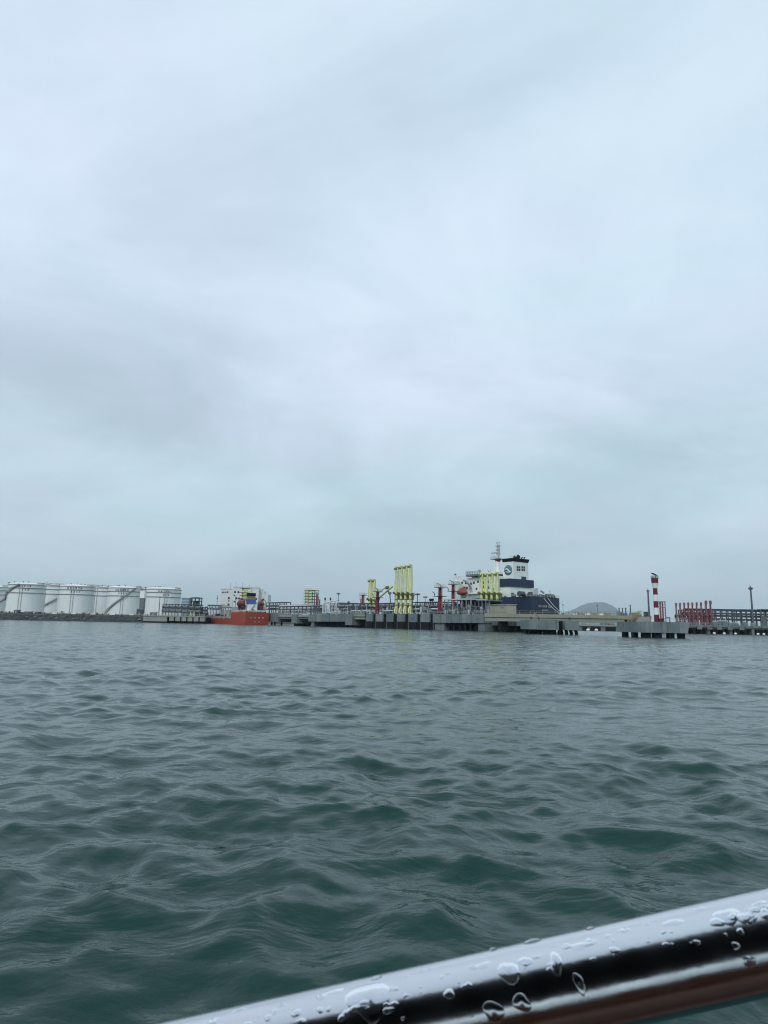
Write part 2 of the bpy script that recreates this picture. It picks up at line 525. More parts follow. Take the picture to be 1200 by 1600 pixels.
# ---- far hill
def build_hill():
    rng = random.Random(4)
    Yh = 14000.0
    x0, x1 = wx(868, Yh), wx(975, Yh)
    prof = [(862, 962), (884, 957), (897, 953), (906, 948.5), (914, 944.8), (921, 942.2), (930, 941.2), (940, 941), (945, 941.8), (951, 945.5), (957, 951), (964, 957), (985, 962)]
    n, d = 90, 40
    vs, fs = [], []
    for j in range(d + 1):
        v = j / d; shape = math.sin(math.pi * v) ** 0.8
        for i in range(n + 1):
            px = 862 + 123 * i / n
            for (a, ya), (b, yb) in zip(prof[:-1], prof[1:]):
                if a <= px <= b: py = ya + (yb - ya) * (px - a) / (b - a); break
            z = max(-2, wz(px, py, Yh)) * shape + (rng.uniform(-1, 1) * 4 + 7 * math.sin(px * .9 + j * .8) * math.sin(px * .37 + 1.3 * j)) * shape
            vs.append((wx(px, Yh), Yh - 1200 + 2400 * v, z if 0 < j < d else -2))
    for j in range(d):
        for i in range(n):
            a = j * (n + 1) + i
            fs.append((a, a + 1, a + n + 2, a + n + 1))
    mb = MB(); mb.add(vs, fs)
    solo('hill', WF, (wx(925, Yh), Yh, 0), mb, 'hill_green', 'low rounded hill fading into haze behind the walkway', None, kind='structure', smooth=True)


build_hill()

# ---- land with the tank farm
LY = 400.0
LZ = wz(60, 959.2, LY)
xl0, xl1 = wx(-260, LY), wx(316, LY)
mb = MB(); mb.prism([(xl0, LY + 6), (xl1, LY + 6), (wx(314, LY + 500), LY + 500), (xl0 - 250, LY + 500)], -3, LZ)
mb.prism([(wx(312, LY + 75), LY + 75), (wx(430, LY + 75), LY + 75), (wx(470, 540), LY + 140), (wx(560, 730), LY + 330), (wx(312, LY + 499), LY + 499)], -3, LZ - 0.3)
solo('ground', WF, (xl0, LY, 0), mb, 'soil', 'flat ground of the tank farm behind the sea wall', kind='structure')

# ---- rock sea wall
t = thing('sea_wall', WF, (wx(60, LY), LY, 0), 'long dark rock sea wall under the white storage tanks', 'sea wall')
rng = random.Random(7)
mb = MB(); n = 240; prof = [(-1.0, -1.5), (0, 0.2), (1.2, 1.1), (2.6, 2.0), (4.2, LZ - 0.7), (6.2, LZ - 0.25)]
xa, xb = xl0, wx(226, LY)
vs, fs = [], []
for i in range(n + 1):
    x = xa + (xb - xa) * i / n
    for o, z in prof: vs.append((x + rng.uniform(-.4, .4), LY + o + rng.uniform(-.6, .6), z + rng.uniform(-.35, .35)))
m_ = len(prof)
for i in range(n):
    for j in range(m_ - 1): fs.append((i * m_ + j, (i + 1) * m_ + j, (i + 1) * m_ + j + 1, i * m_ + j + 1))
mb.add(vs, fs); o = mb.build('rock_slope', 'rock', t); o['kind'] = 'stuff'
MB().box(xa, xb, LY + 6.2, LY + 7.4, LZ - 1.0, LZ + 0.35).build('concrete_cap', 'rock', t)
mb = MB()
for i in range(60):
    x = rng.uniform(xa, xb); s = rng.uniform(.4, 1.0)
    mb.ellipsoid((x, LY + 3 + rng.uniform(-2, 2), 1.5 + rng.uniform(-.6, .8)), (s * 1.5, s, s * .7), 7, 5)
o = mb.build('boulders', 'mid_steel', t); o['kind'] = 'stuff'

# ================================================================== TANKS
def tank(pxc, Y, R, ztop, label, group, stair=None, text=None, riser=0.3, back=False, seed=1):
    rng = random.Random(seed)
    x = wx(pxc, Y); z0 = LZ
    t = thing('storage_tank', WF, (x, Y, z0), label, 'storage tank', group)
    MB().lathe((x, Y, 0), [(R, z0), (R, ztop)], 64).build('shell', 'tank_white', t, True)
    rise = 1.25
    prof = [(R + .12, ztop), (R + .12, ztop + .25)] + [(R * math.cos(a), ztop + .25 + rise * math.sin(a)) for a in [i * math.pi / 2 / 8 for i in range(1, 8)]] + [(0.3, ztop + .25 + rise)]
    rf = MB().lathe((x, Y, 0), prof, 64).build('roof', 'tank_roof', t, True)
    H = ztop - z0
    for fz, th, mt in ((0.982, .30, 'walk_pink'), (0.86, .42, 'tank_line'), (0.70, .42, 'tank_line')):
        zz = z0 + H * fz
        MB().lathe((x, Y, 0), [(R, zz), (R + .45, zz + .02), (R + .45, zz + th), (R, zz + th + .02)], 64, False).build('wind_girder', mt, t)
    # roof edge rails, vents
    def arc(a0, a1):
        k = 14
        return [(x + R * math.sin(a0 + (a1 - a0) * i / k), Y - R * math.cos(a0 + (a1 - a0) * i / k), ztop + .3) for i in range(k + 1)]
    for a0, a1 in ((-1.5, -0.95), (1.0, 1.55)): MB().rail(arc(a0, a1), 1.1, .05, 1.5).build('roof_railing', 'mid_steel', rf)
    for k in range(3):
        a = rng.uniform(-1.0, 1.1); q = rng.uniform(.3, .8) * R
        zc = ztop + .25 + rise * math.sqrt(max(0, 1 - (q / R) ** 2))
        MB().lathe((x + q * math.sin(a), Y - q * math.cos(a), zc - .4), [(.22, 0), (.22, .8), (.5, .85), (.45, 1.15), (.1, 1.3)], 10).build('vent', 'mid_steel', rf)
    MB().tube([(x + R * .1, Y - R * .2, ztop + rise - .2), (x + R * .1, Y - R * .2, ztop + rise + 2.2)], .08, 6).build('roof_pole', 'mid_steel', rf)
    # down pipes
    for da in (0.0, 0.13):
        a = riser + da
        MB().tube([(x + (R + .35) * math.sin(a), Y - (R + .35) * math.cos(a), z0), (x + (R + .35) * math.sin(a), Y - (R + .35) * math.cos(a), ztop - .2)], .13, 8).build('down_pipe', 'grey_steel', t, True)
    MB().lathe((x, Y, 0), [(R + .5, z0), (R + .5, z0 + .35)], 64).build('foundation', 'concrete_pale', t)
    if stair:
        a0, a1, f0, f1 = stair
        k = 46; mb = MB(); hr = MB()
        for i in range(k):
            f = i / (k - 1); a = a0 + (a1 - a0) * f; zz = z0 + H * (f0 + (f1 - f0) * f)
            er = Vector((math.sin(a), -math.cos(a), 0)); et = Vector((math.cos(a), math.sin(a), 0))
            c = Vector((x, Y, zz)) + er * (R + .55)
            mb.beam(c - er * .5, c + er * .5, .5, .12)
            if i:
                for rad in (R + .08, R + 1.05):
                    mb.beam(pc + per * rad, Vector((x, Y, zz)) + er * rad, .10, .42)
                hr.beam(pc + per * (R + 1.05) + Vector((0, 0, 1.05)), Vector((x, Y, zz)) + er * (R + 1.05) + Vector((0, 0, 1.05)), .09, .09)
                hr.beam(pc + per * (R + 1.05) + Vector((0, 0, .55)), Vector((x, Y, zz)) + er * (R + 1.05) + Vector((0, 0, .55)), .07, .07)
            if i % 2 == 0:
                q = Vector((x, Y, zz)) + er * (R + 1.05); hr.beam(q, q + Vector((0, 0, 1.05)), .08, .08)
            pc, per = Vector((x, Y, zz)), er
        s_ = mb.build('stairway', 'stair_brown', t); hr.build('handrail', 'stair_brown', s_)
    if text:
        a0, fz, ng, gh, n2 = text
        mb = MB()
        for row, cnt, off in ((0, ng, 0), (1, n2, (ng - n2) * .5 + .5)):
            for g in range(cnt):
                h = gh * (1 if row == 0 else .8)
                aa = a0 + (g + off) * gh * 1.25 / R
                zc = z0 + H * fz - row * gh * 1.7
                for (u0, u1, v0, v1) in glyph(rng, h):
                    p0, p1 = aa + u0 / R, aa + u1 / R
                    for rr in (R + .03,):
                        mb.add([(x + rr * math.sin(p0), Y - rr * math.cos(p0), zc + v0), (x + rr * math.sin(p1), Y - rr * math.cos(p1), zc + v0),
                                (x + rr * math.sin(p1), Y - rr * math.cos(p1), zc + v1), (x + rr * math.sin(p0), Y - rr * math.cos(p0), zc + v1)], [(0, 1, 2, 3)])
        mb.build('lettering', 'letter_dark', t)['kind'] = 'stuff'
    return t


ZT = wz(41, 912.6, 445)
FRONT, BACK = 'white storage tanks in the front row', 'white storage tanks in the back row'
tank(38.6, 457, 12.0, ZT, 'white storage tank nearest the left edge, stairway climbing from its left side', FRONT, (-1.62, 0.10, .38, .985), (.02, .90, 5, 1.35, 3), .12, seed=1)
tank(116.3, 470, 12.0, ZT, 'white storage tank in the front row with no stairway on its face', FRONT, None, (-.10, .89, 6, 1.4, 4), .16, seed=2)
tank(192.5, 481, 12.2, ZT, 'white storage tank with a stairway rising diagonally across its whole face', FRONT, (-.90, .98, .05, .99), (-.22, .88, 6, 1.35, 4), .18, seed=3)
tank(252.3, 488, 13.0, ZT, 'rightmost white storage tank in the front row, behind the steel pipe rack', FRONT, None, (.05, .87, 6, 1.4, 3), .42, seed=4)
tank(-14, 500, 12.6, wz(0, 917, 490), 'white storage tank cut off by the left edge of the picture', BACK, (.2, 1.35, .15, .60), None, -.3, seed=5)
tank(80, 515, 12.6, wz(80, 914.8, 503), 'white storage tank half hidden between the first and second front tanks', BACK, (-.75, .9, .02, .62), None, 1.4, seed=6)
tank(156, 527, 12.6, wz(156, 918, 515), 'white storage tank half hidden between the second and third front tanks', BACK, None, None, .02, seed=7)
tank(221, 540, 12.6, wz(221, 920, 528), 'white storage tank half hidden between the third and fourth front tanks', BACK, None, None, 1.3, seed=8)


def walkway(px0, Y0, px1, Y1, z, label):
    a = Vector((wx(px0, Y0), Y0, z)); b = Vector((wx(px1, Y1), Y1, z))
    t = thing('tank_walkway', WF, tuple(a.lerp(b, .5)), label, 'walkway', 'walkways between tank tops')
    m = a.lerp(b, .5) - Vector((0, 0, .5))
    mb = MB(); mb.beam(a, m, 1.2, .5); mb.beam(m, b, 1.2, .5); mb.build('deck', 'walk_pink', t)
    mb = MB()
    for s in (-.55, .55):
        d = Vector((0, s, .2)); mb.rail([a + d, m + d, b + d], 1.1, .06, 1.6)
    mb.build('railing', 'walk_pink', t)


walkway(66, 452, 95, 464, ZT + .5, 'pinkish footbridge joining the tops of the two leftmost front tanks')
walkway(140, 466, 172, 476, ZT + .5, 'pinkish footbridge joining the tops of the second and third front tanks')
walkway(211, 479, 236, 482, ZT + .5, 'pinkish footbridge from the diagonal stair tank to the rightmost front tank')

# ---- bund wall, sheds and plants at the foot of the tanks
YB = 424.0
t = thing('bund_wall', WF, (wx(120, YB), YB, LZ), 'low pale wall with dark posts at the foot of the tanks', 'wall')
rng = random.Random(3)
x = wx(-40, YB); xe = wx(228, YB); k = 0
while x < xe:
    L = 4.2
    h = 0.95 + rng.uniform(-.1, .1)
    MB().box(x, x + L - .5, YB, YB + .3, LZ, LZ + h).build('wall_panel', 'concrete_pale' if k % 3 else 'white_paint', t)
    MB().box(x + L - .5, x + L, YB - .1, YB + .4, LZ, LZ + h + .35).build('post', 'dark_steel', t)
    x += L; k += 1
for i, (pa, pb, py, Y, m, lab) in enumerate((
        (21.5, 28, 953.8, 418, 'dark_steel', 'dark boxy shed on the sea wall before the leftmost tank'),
        (37, 48, 956.2, 419, 'mid_steel', 'long low grey shed on the sea wall'),
        (54, 61, 956.6, 419, 'dark_steel', 'small dark shed right of the long low grey shed'),
        (213, 222, 952.2, 430, 'dark_steel', 'dark square shed between the third and fourth tanks'),
        (234, 243, 957.5, 425, 'dark_steel', 'low dark shed before the rightmost front tank'))):
    x0, x1, z1 = wx(pa, Y), wx(pb, Y), wz((pa + pb) / 2, py, Y)
    t = thing('shed', WF, ((x0 + x1) / 2, Y, LZ), lab, 'shed')
    MB().box(x0, x1, Y, Y + 3, LZ, z1).build('wall', m, t)
    MB().hexa([(x0 - .2, Y - .3, z1), (x1 + .2, Y - .3, z1), (x1 + .2, Y + 3.3, z1), (x0 - .2, Y + 3.3, z1), (x0 - .2, Y - .3, z1 + .1), (x1 + .2, Y - .3, z1 + .1), (x1 + .2, Y + 3.3, z1 + .5), (x0 - .2, Y + 3.3, z1 + .5)]).build('roof', 'mid_steel', t)
    MB().box((x0 + x1) / 2 - .45, (x0 + x1) / 2 + .45, Y - .04, Y + .02, LZ, LZ + min(2.0, (z1 - LZ) * .8)).build('door', 'grey_steel', t)
for i, (pa, py) in enumerate(((3, 955), (15, 955), (33, 956.5), (97, 954.5), (131, 957), (152, 957))):
    Y = 421; x0 = wx(pa, Y); r = random.Random(50 + i)
    t = thing('bush', WF, (x0, Y, LZ), ('bush on the sea wall at the left edge', 'bush just left of the dark boxy shed', 'bush just right of the dark boxy shed', 'bush at the foot of the tank without a stairway', 'bush at the right foot of the tank without a stairway', 'bush between the second and third front tanks')[i], 'bush')
    mb = MB(); hh = max(.9, wz(pa, py, Y) - LZ)
    MB().tube([(x0, Y, LZ), (x0, Y, LZ + hh * .5)], .08, 5).build('stem', 'brown_stair', t)
    for k in range(150):
        a = r.uniform(0, 6.28); q = abs(r.gauss(0, .5)); zz = LZ + hh * r.uniform(.15, 1)
        c = Vector((x0 + 1.5 * q * math.cos(a), Y + q * math.sin(a), zz)); s = r.uniform(.1, .22)
        d1 = Vector((r.gauss(0, 1), r.gauss(0, 1), r.gauss(0, 1))).normalized() * s; d2 = Vector((r.gauss(0, 1), r.gauss(0, 1), r.gauss(0, 1))).normalized() * s
        mb.add([c - d1, c + d2, c + d1, c - d2], [(0, 1, 2, 3)])
    o = mb.build('foliage', 'grass_low', t)

# slender tower added in place of the gap between tanks 3 and 4
Y = 452; x0, x1 = wx(216.6, Y), wx(223, Y)
t = thing('gap_tower', WF, ((x0 + x1) / 2, Y, LZ), 'slender tower, white above and grey below, standing in for the gap between two tanks', 'tower')
zm = wz(220, 934.5, Y); zt = wz(220, 923.2, Y)
MB().box(x0, x1, Y, Y + 3, LZ, zm).build('lower_shaft', 'mid_steel', t)
MB().box(x0 - .15, x1 + .15, Y - .15, Y + 3.15, zm, zt).build('upper_shaft', 'white_paint', t)
MB().box(x0 - .4, x1 + .4, Y - .4, Y + 3.4, zm - .15, zm + .15).build('ledge', 'pale_steel', t)
MB().box(x0 - .3, x1 + .3, Y - .3, Y + 3.3, zt, zt + .3).build('cap', 'pale_steel', t)
# lone pole
Y = 415; x0 = wx(248, Y)
t = thing('lamp_pole', WF, (x0, Y, LZ), 'dark pole standing before the rightmost front tank', 'lamp pole')
MB().tube([(x0, Y, LZ), (x0, Y, wz(248, 933, Y))], [.32, .2], 8).build('pole', 'mast_grey', t)
MB().beam((x0 - .6, Y, wz(248, 934, Y)), (x0 + .6, Y, wz(248, 934, Y)), .2, .2).build('lamp_arm', 'mast_grey', t)

# ================================================================== SMALL WHARF (left) AND ITS RACKS
YW = 392.0
zw1, zw0 = wz(290, 962.2, YW), wz(290, 970.6, YW)
x0, x1 = wx(224, YW), wx(320, YW)
t = thing('concrete_wharf', WF, ((x0 + x1) / 2, YW, 0), 'pale concrete wharf on dark cells left of the orange ship', 'wharf')
MB().box(x0, x1, YW, YW + 16, zw1 - .7, zw1).build('deck_slab', 'concrete_pale', t)
MB().box(wx(224, YW), wx(261, YW), YW + .3, YW + 15, zw0 - .4, zw1 - .7).build('side_wall', 'concrete_pale', t)
MB().box(wx(261, YW), x1, YW + 3.0, YW + 15.5, -2, zw1 - .7).build('shade_backing', 'concrete_wet_shade', t)  # dark backing put in for the shade inside the cells
MB().box(x0, wx(261, YW), YW + .5, YW + 14.5, -2, zw0 - .4).build('footing', 'concrete_wet_shade', t)
for i, p in enumerate((268.3, 278, 287.5, 297, 306.5, 316)):
    MB().box(wx(p - 3.6, YW), wx(p + 3.6, YW), YW + .2, YW + 3.0, zw0, zw1 - .7).build('pile_cap', 'concrete_pale', t)
    for d in (-2.2, 2.2):
        MB().tube([(wx(p + d, YW), YW + 1.2, -2), (wx(p + d, YW), YW + 1.2, zw0)], .4, 8).build('pile', 'concrete_wet_shade', t)
mb = MB(); mb.rail([(x0, YW + .3, zw1), (x1, YW + .3, zw1)], 1.1, .05, 3.0); mb.build('railing', 'pale_steel', t)


def pipe_rack(fr, px0, px1, o0, o1, zb, levels, nbay, label, post='dark_steel', beam='dark_steel', pipes=(), pr=.25, top_py=None, name='pipe_rack', cat='pipe rack', pt=.28, group=None, brace=0):
    """levels: heights of the beams; pipes: (level index, offset 0..1, radius, material)"""
    ta, tb = fr.T(px0, o0), fr.T(px1, o0)
    t = thing(name, fr, ((ta + tb) / 2, (o0 + o1) / 2, zb), label, cat, group)
    for i in range(nbay + 1):
        tt = ta + (tb - ta) * i / nbay
        for o in (o0, o1):
            MB().beam((tt, o, zb), (tt, o, levels[-1] + .15), pt, pt).build('post', post, t)
        for z in levels:
            MB().beam((tt, o0, z), (tt, o1, z), pt * .9, pt).build('cross_beam', beam, t)
    for z in levels:
        for o in (o0, o1):
            MB().beam((ta, o, z), (tb, o, z), pt * .85, pt * .85).build('long_beam', beam, t)
    for (li, f, r, m) in pipes:
        o = o0 + (o1 - o0) * f; z = levels[li] + r + pt * .45
        MB().tube([(ta - .6, o, z), (tb + .6, o, z)], r, 8).build('pipe', m, t, True)
    for i in range(brace):
        k = int((i + .5) * nbay / brace)
        a, b = ta + (tb - ta) * k / nbay, ta + (tb - ta) * (k + 1) / nbay
        mb = MB(); mb.beam((a, o0, zb), (b, o0, levels[-1]), .16, .16); mb.beam((b, o0, zb), (a, o0, levels[-1]), .16, .16); mb.build('bracing', post, t)
    return t


rk = random.Random(21)
def many_pipes(n, nl, r0=.2, r1=.45, ms=('grey_steel', 'mid_steel', 'pale_steel', 'mid_steel', 'dark_steel')):
    return [(rk.randrange(nl), (i + .5) / n, rk.uniform(r0, r1), rk.choice(ms)) for i in range(n)]


zt_ = lambda px, py, Y: wz(px, py, Y)
pipe_rack(WF, 253.5, 312, 396, 402, zw1, [zt_(285, 957, 398), zt_(285, 951, 398), zt_(285, 944.6, 398)], 6, 'dark steel pipe rack on the pale wharf before the rightmost tank',
          pipes=[(0, .15, .8, 'mid_steel'), (0, .5, .8, 'grey_steel'), (1, .2, .7, 'mid_steel'), (0, .8, .7, 'mid_steel'), (1, .6, .8, 'mid_steel'), (1, .85, .5, 'grey_steel')] + many_pipes(6, 2, .3, .55), pt=.42)
# process vessel in framework with a round dark roof, plus pale blue box
Y = 404; x0, x1 = wx(294, Y), wx(311.5, Y); xc = (x0 + x1) / 2; R = (x1 - x0) / 2
t = thing('process_tower', WF, (xc, Y + R, zw1), 'round dark steel framework tower around a vessel beside the pale blue block', 'process tower')
zt = wz(303, 934.8, Y)
MB().lathe((xc, Y + R, 0), [(R * .55, zw1), (R * .55, zt - 2)], 24).build('vessel', 'mid_steel', t, True)
for k in range(9):
    a = 2 * math.pi * k / 9
    MB().tube([(xc + R * math.cos(a), Y + R + R * math.sin(a), zw1), (xc + R * math.cos(a), Y + R + R * math.sin(a), zt)], .22, 6).build('post', 'dark_steel', t)
for py in (953, 946, 939.5):
    zz = wz(303, py, Y)
    MB().lathe((xc, Y + R, 0), [(R * .57, zz), (R + .3, zz), (R + .3, zz + .35), (R * .57, zz + .35)], 24, False).build('platform', 'dark_steel', t)
MB().lathe((xc, Y + R, 0), [(R + .3, zt), (R + .3, zt + .4), (R * .5, zt + .8), (.2, zt + .95)], 24).build('roof', 'dark_steel', t)
Y = 410; x0, x1 = wx(282, Y), wx(293.5, Y); zt = wz(288, 934.8, Y)
t = thing('plant_block', WF, ((x0 + x1) / 2, Y, LZ), 'pale blue plant block beside the rightmost front tank', 'building')
MB().box(x0, x1, Y, Y + 8, LZ, zt).build('wall', 'blue_grey', t)
MB().box(x0 - .3, x1 + .3, Y - .3, Y + 8.3, zt, zt + .4).build('roof', 'pale_steel', t)
for k in range(2): MB().box(x0 - .05, x1 + .05, Y - .08, Y, zt - 1.6 - 1.7 * k, zt - 1.3 - 1.7 * k).build('seam', 'pale_steel', t)
# yellow green valves on the wharf
for i, (p, py) in enumerate(((297.5, 955.5), (303, 954.5))):
    Y = 394.5; x0 = wx(p, Y); z1 = wz(p, py, Y)
    t = thing('valve_stand', WF, (x0, Y, zw1), ('yellow green valve stand on the wharf, left one', 'yellow green valve stand on the wharf, right one')[i], 'valve')
    MB().tube([(x0, Y, zw1), (x0, Y, z1)], .35, 8).build('stem', 'yellow', t)
    MB().lathe((x0, Y, z1), [(.2, 0), (.8, .1), (.8, .3), (.2, .4)], 12).build('handwheel', 'yellow_dark', t)
pipe_rack(WF, 324, 343, 477, 481, LZ - .3, [zt_(333, 952, 477), zt_(333, 946.2, 477)], 4, 'small grey pipe rack below the thin antenna mast, left of the white building', pipes=many_pipes(5, 2), pt=.4)
pipe_rack(WF, 312, 319.5, 398, 403, zw1, [zt_(318, 955, 398), zt_(318, 949.5, 398)], 2, 'low grey pipe rack between the round tower and the orange ship bow', pipes=many_pipes(6, 2, .3, .6), pt=.36)
Y = 479; x0 = wx(338, Y)
t = thing('antenna_mast', WF, (x0, Y, LZ - .3), 'thin antenna mast left of the white building', 'antenna mast')
MB().tube([(x0, Y, LZ - .3), (x0, Y, wz(338, 930, Y))], [.3, .14], 6).build('pole', 'mid_steel', t)
MB().lathe((x0, Y, wz(338, 936, Y)), [(.3, 0), (.55, .3), (.55, .8), (.2, 1.0)], 8).build('drum', 'mid_steel', t)

# ---- white office building
Y = 484.0; zb = LZ - .3
x0, x1 = wx(342.5, Y), wx(403, Y); za = wz(350, 921.2, Y); zb2 = wz(385, 918.8, Y)
xm = wx(362, Y)
t = thing('office_building', WF, ((x0 + x1) / 2, Y, zb), 'white multi storey building with dark windows behind the orange ship', 'building')
MB().box(x0, xm, Y, Y + 16, zb, za).build('wall', 'office_white', t)
MB().box(xm, x1, Y - .6, Y + 16, zb, zb2).build('wall', 'office_white', t)
xs = wx(416.5, Y); MB().box(x1, xs, Y + 3, Y + 15, zb, wz(410, 928.5, Y)).build('wing', 'office_white', t)
MB().box(x1, wx(409.5, Y), Y + 3.5, Y + 14, wz(410, 928.5, Y), wz(406, 923.5, Y)).build('stair_head', 'office_white', t)
mb = MB(); mb.box(x0 - .2, xm, Y - .2, Y + .4, za, za + .7); mb.box(xm, x1 + .2, Y - .8, Y - .2, zb2, zb2 + .7); mb.build('parapet', 'pale_steel', t)
def win(px, py, w, h, o):
    c = WF.P(px, py, o); f = MB().box(c.x - w / 2 - .15, c.x + w / 2 + .15, o - .06, o + .05, c.z - h / 2 - .15, c.z + h / 2 + .15).build('window', 'pale_steel', t)
    MB().box(c.x - w / 2, c.x + w / 2, o - .10, o - .061, c.z - h / 2, c.z + h / 2).build('pane', 'window', f)
for px, py, w, h in ((348.3, 925.6, 1.3, 1.0), (352, 925.5, 1.0, 1.0), (355.5, 925.2, 1.3, 1.0), (357.5, 934.6, 1.4, 1.5), (357.5, 939, .9, .9), (357, 944.6, 1.4, 1.6)): win(px, py, w, h, Y)
for px, py, w, h in ((367.3, 925.1, 1.4, 1.3), (372.4, 925.2, 1.3, 1.3), (366, 930, .9, .9), (369.3, 935, 1.6, 1.3), (373.5, 935, 1.5, 1.3), (366.5, 940, 1.2, 1.0), (400, 935.8, 1.6, 1.3)): win(px, py, w, h, Y - .6)
win(411.2, 936.6, 1.5, 1.3, Y + 3)
for i, (p, pyt, pyb, lab) in enumerate(((357.5, 909.5, 919, 'leftmost'), (366, 908.5, 919, 'middle'), (376.3, 910, 919, 'rightmost'))):
    xx = wx(p, Y + 4); z0_ = za if p < 362 else zb2
    t2 = thing('roof_antenna', WF, (xx, Y + 4, z0_), '%s of the three thin antennas on the white building' % lab, 'antenna', 'antennas on the white building')
    MB().tube([(xx, Y + 4, z0_), (xx, Y + 4, wz(p, pyt, Y + 4))], [.22, .10], 6).build('pole', 'grey_steel', t2)
    MB().box(xx - .35, xx + .35, Y + 3.8, Y + 4.2, z0_, z0_ + .5).build('foot', 'grey_steel', t2)
    MB().beam((xx - .5, Y + 4, wz(p, pyt + 2, Y + 4)), (xx + .5, Y + 4, wz(p, pyt + 2, Y + 4)), .12, .12).build('crosspiece', 'grey_steel', t2)

# ================================================================== JETTY
ZD = JF.Z(620, 959.0, 0)            # deck level
def jz(px, py, o=0): return JF.Z(px, py, o)
def jt(px, o=0, py=None): return JF.T(px, o, py)


def under(tpar, t0, t1, o0, o1, zc, n, rng):
    for i in range(n):
        tt = t0 + (t1 - t0) * (i + .5) / n
        for o in (o0 + 1.5, o0 + 6):
            MB().tube([(tt, o, -3), (tt, o, zc)], .55, 10).build('pile', 'concrete_wet_shade', tpar, True)


rng = random.Random(9)
# approach trestle: spans between piers
t = thing('jetty_trestle', JF, ((jt(418) + jt(482)) / 2, 4, 0), 'concrete trestle on piers between the orange ship and the yellow scaffold tower', 'trestle')
TW = 16
for (a, b, pt_, pb_) in ((404, 434, 957.5, 971.5), (455.5, 464.5, 961.0, 974.0)):
    MB().box(jt(a), jt(b), 0, TW, jz(b, pb_), jz(b, pt_)).build('pier_cap', 'concrete', t)
    under(t, jt(a), jt(b), 0, TW, jz(b, pb_), 2, rng)
for (a, b) in ((434, 455.5), (464.5, 483)):
    MB().box(jt(a), jt(b), .4, TW - .4, jz(b, 964.0), jz(b, 961.0)).build('deck_slab', 'concrete_pale', t)
    MB().box(jt(a), jt(b), 1.0, 2.4, jz(b, 967.2), jz(b, 964.0)).build('girder', 'concrete', t)
    MB().box(jt(a), jt(b), 9.0, TW - 1, jz(b, 968), jz(b, 964.0)).build('girder', 'concrete_wet_shade', t)
    MB().box(jt(a), jt(b), 12, 12.6, -2, jz(b, 967)).build('shade_backing', 'concrete_wet_shade', t)  # near-black backing added for the shade under the trestle deck
mb = MB(); mb.rail([(jt(420), .4, jz(450, 961)), (jt(483), .4, jz(450, 961))], 1.2, .06, 2.2, 3); mb.build('railing', 'pale_steel', t)

t = thing('loading_platform', JF, ((jt(483) + jt(568)) / 2, 6, 0), 'stained concrete platform under the white gooseneck pipes', 'platform')
seg = [(482.5, 494), (494, 505), (505, 516), (516, 528), (528, 540)]
for i, (a, b) in enumerate(seg):
    MB().box(jt(a) + .04, jt(b) - .04, -0.3 + .12 * (i % 2), 14, jz(b, 971.3), jz(b, 959.8)).build('face_block', CONC[i % 7], t)
MB().box(jt(540), jt(551), -.2, 14, jz(545, 976.8), jz(545, 959.6)).build('pier', 'concrete', t)
MB().box(jt(484), jt(540), 5, 13, -2, jz(530, 971.5)).build('shade_backing', 'concrete_wet_shade', t)  # backing coloured as the shade below the platform
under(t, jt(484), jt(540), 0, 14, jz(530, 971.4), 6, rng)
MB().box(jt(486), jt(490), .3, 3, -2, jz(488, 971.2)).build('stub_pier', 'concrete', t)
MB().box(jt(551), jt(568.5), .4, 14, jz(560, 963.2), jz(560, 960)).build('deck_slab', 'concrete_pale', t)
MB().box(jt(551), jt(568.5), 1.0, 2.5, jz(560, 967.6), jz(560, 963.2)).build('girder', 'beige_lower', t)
MB().box(jt(551), jt(568.5), 5, 13, -2, jz(560, 967)).build('shade_backing', 'concrete_wet_shade', t)
mb = MB(); mb.rail([(jt(483), .3, jz(530, 959.8)), (jt(568), .3, jz(560, 960))], 1.2, .06, 2.2, 2); mb.build('railing', 'pale_steel', t)

t = thing('berth_jetty', JF, ((jt(569) + jt(677)) / 2, 8, 0), 'concrete berth with grey fender panels in front of the tall yellow loading arms', 'jetty')
BZ0 = jz(620, 971.4)
MB().box(jt(568.8), jt(677), 1.2, 26, BZ0 + .6, ZD).build('deck', 'concrete', t)
MB().box(jt(568.8), jt(677), .75, 1.19, -2, ZD - .12).build('recess_wall', 'concrete_wet_shade', t)  # recess shade painted as a near-black wall behind the panels
for i, (a, b) in enumerate(((571.6, 583), (586.7, 599), (603.7, 615.3), (620.2, 633), (638, 652.4), (656.7, 672.4))):
    MB().box(jt(a) , jt(b) - .7, 0, .74, BZ0 + rng.uniform(-.1, .1), ZD + .02).build('fender_panel', CONC[i], t)
    MB().box(jt(a) + .2, jt(b) - 1.0, .15, .74, -2, BZ0 - .12).build('rubber_fender', 'black', t)  # black rubber also stands in for the shade below the panels
for p in (571, 586, 603, 619.3, 637, 656, 676):
    MB().box(jt(p) - .16, jt(p) + .05, .45, .74, -.5, ZD + .3).build('fender_chain', 'mid_steel', t)

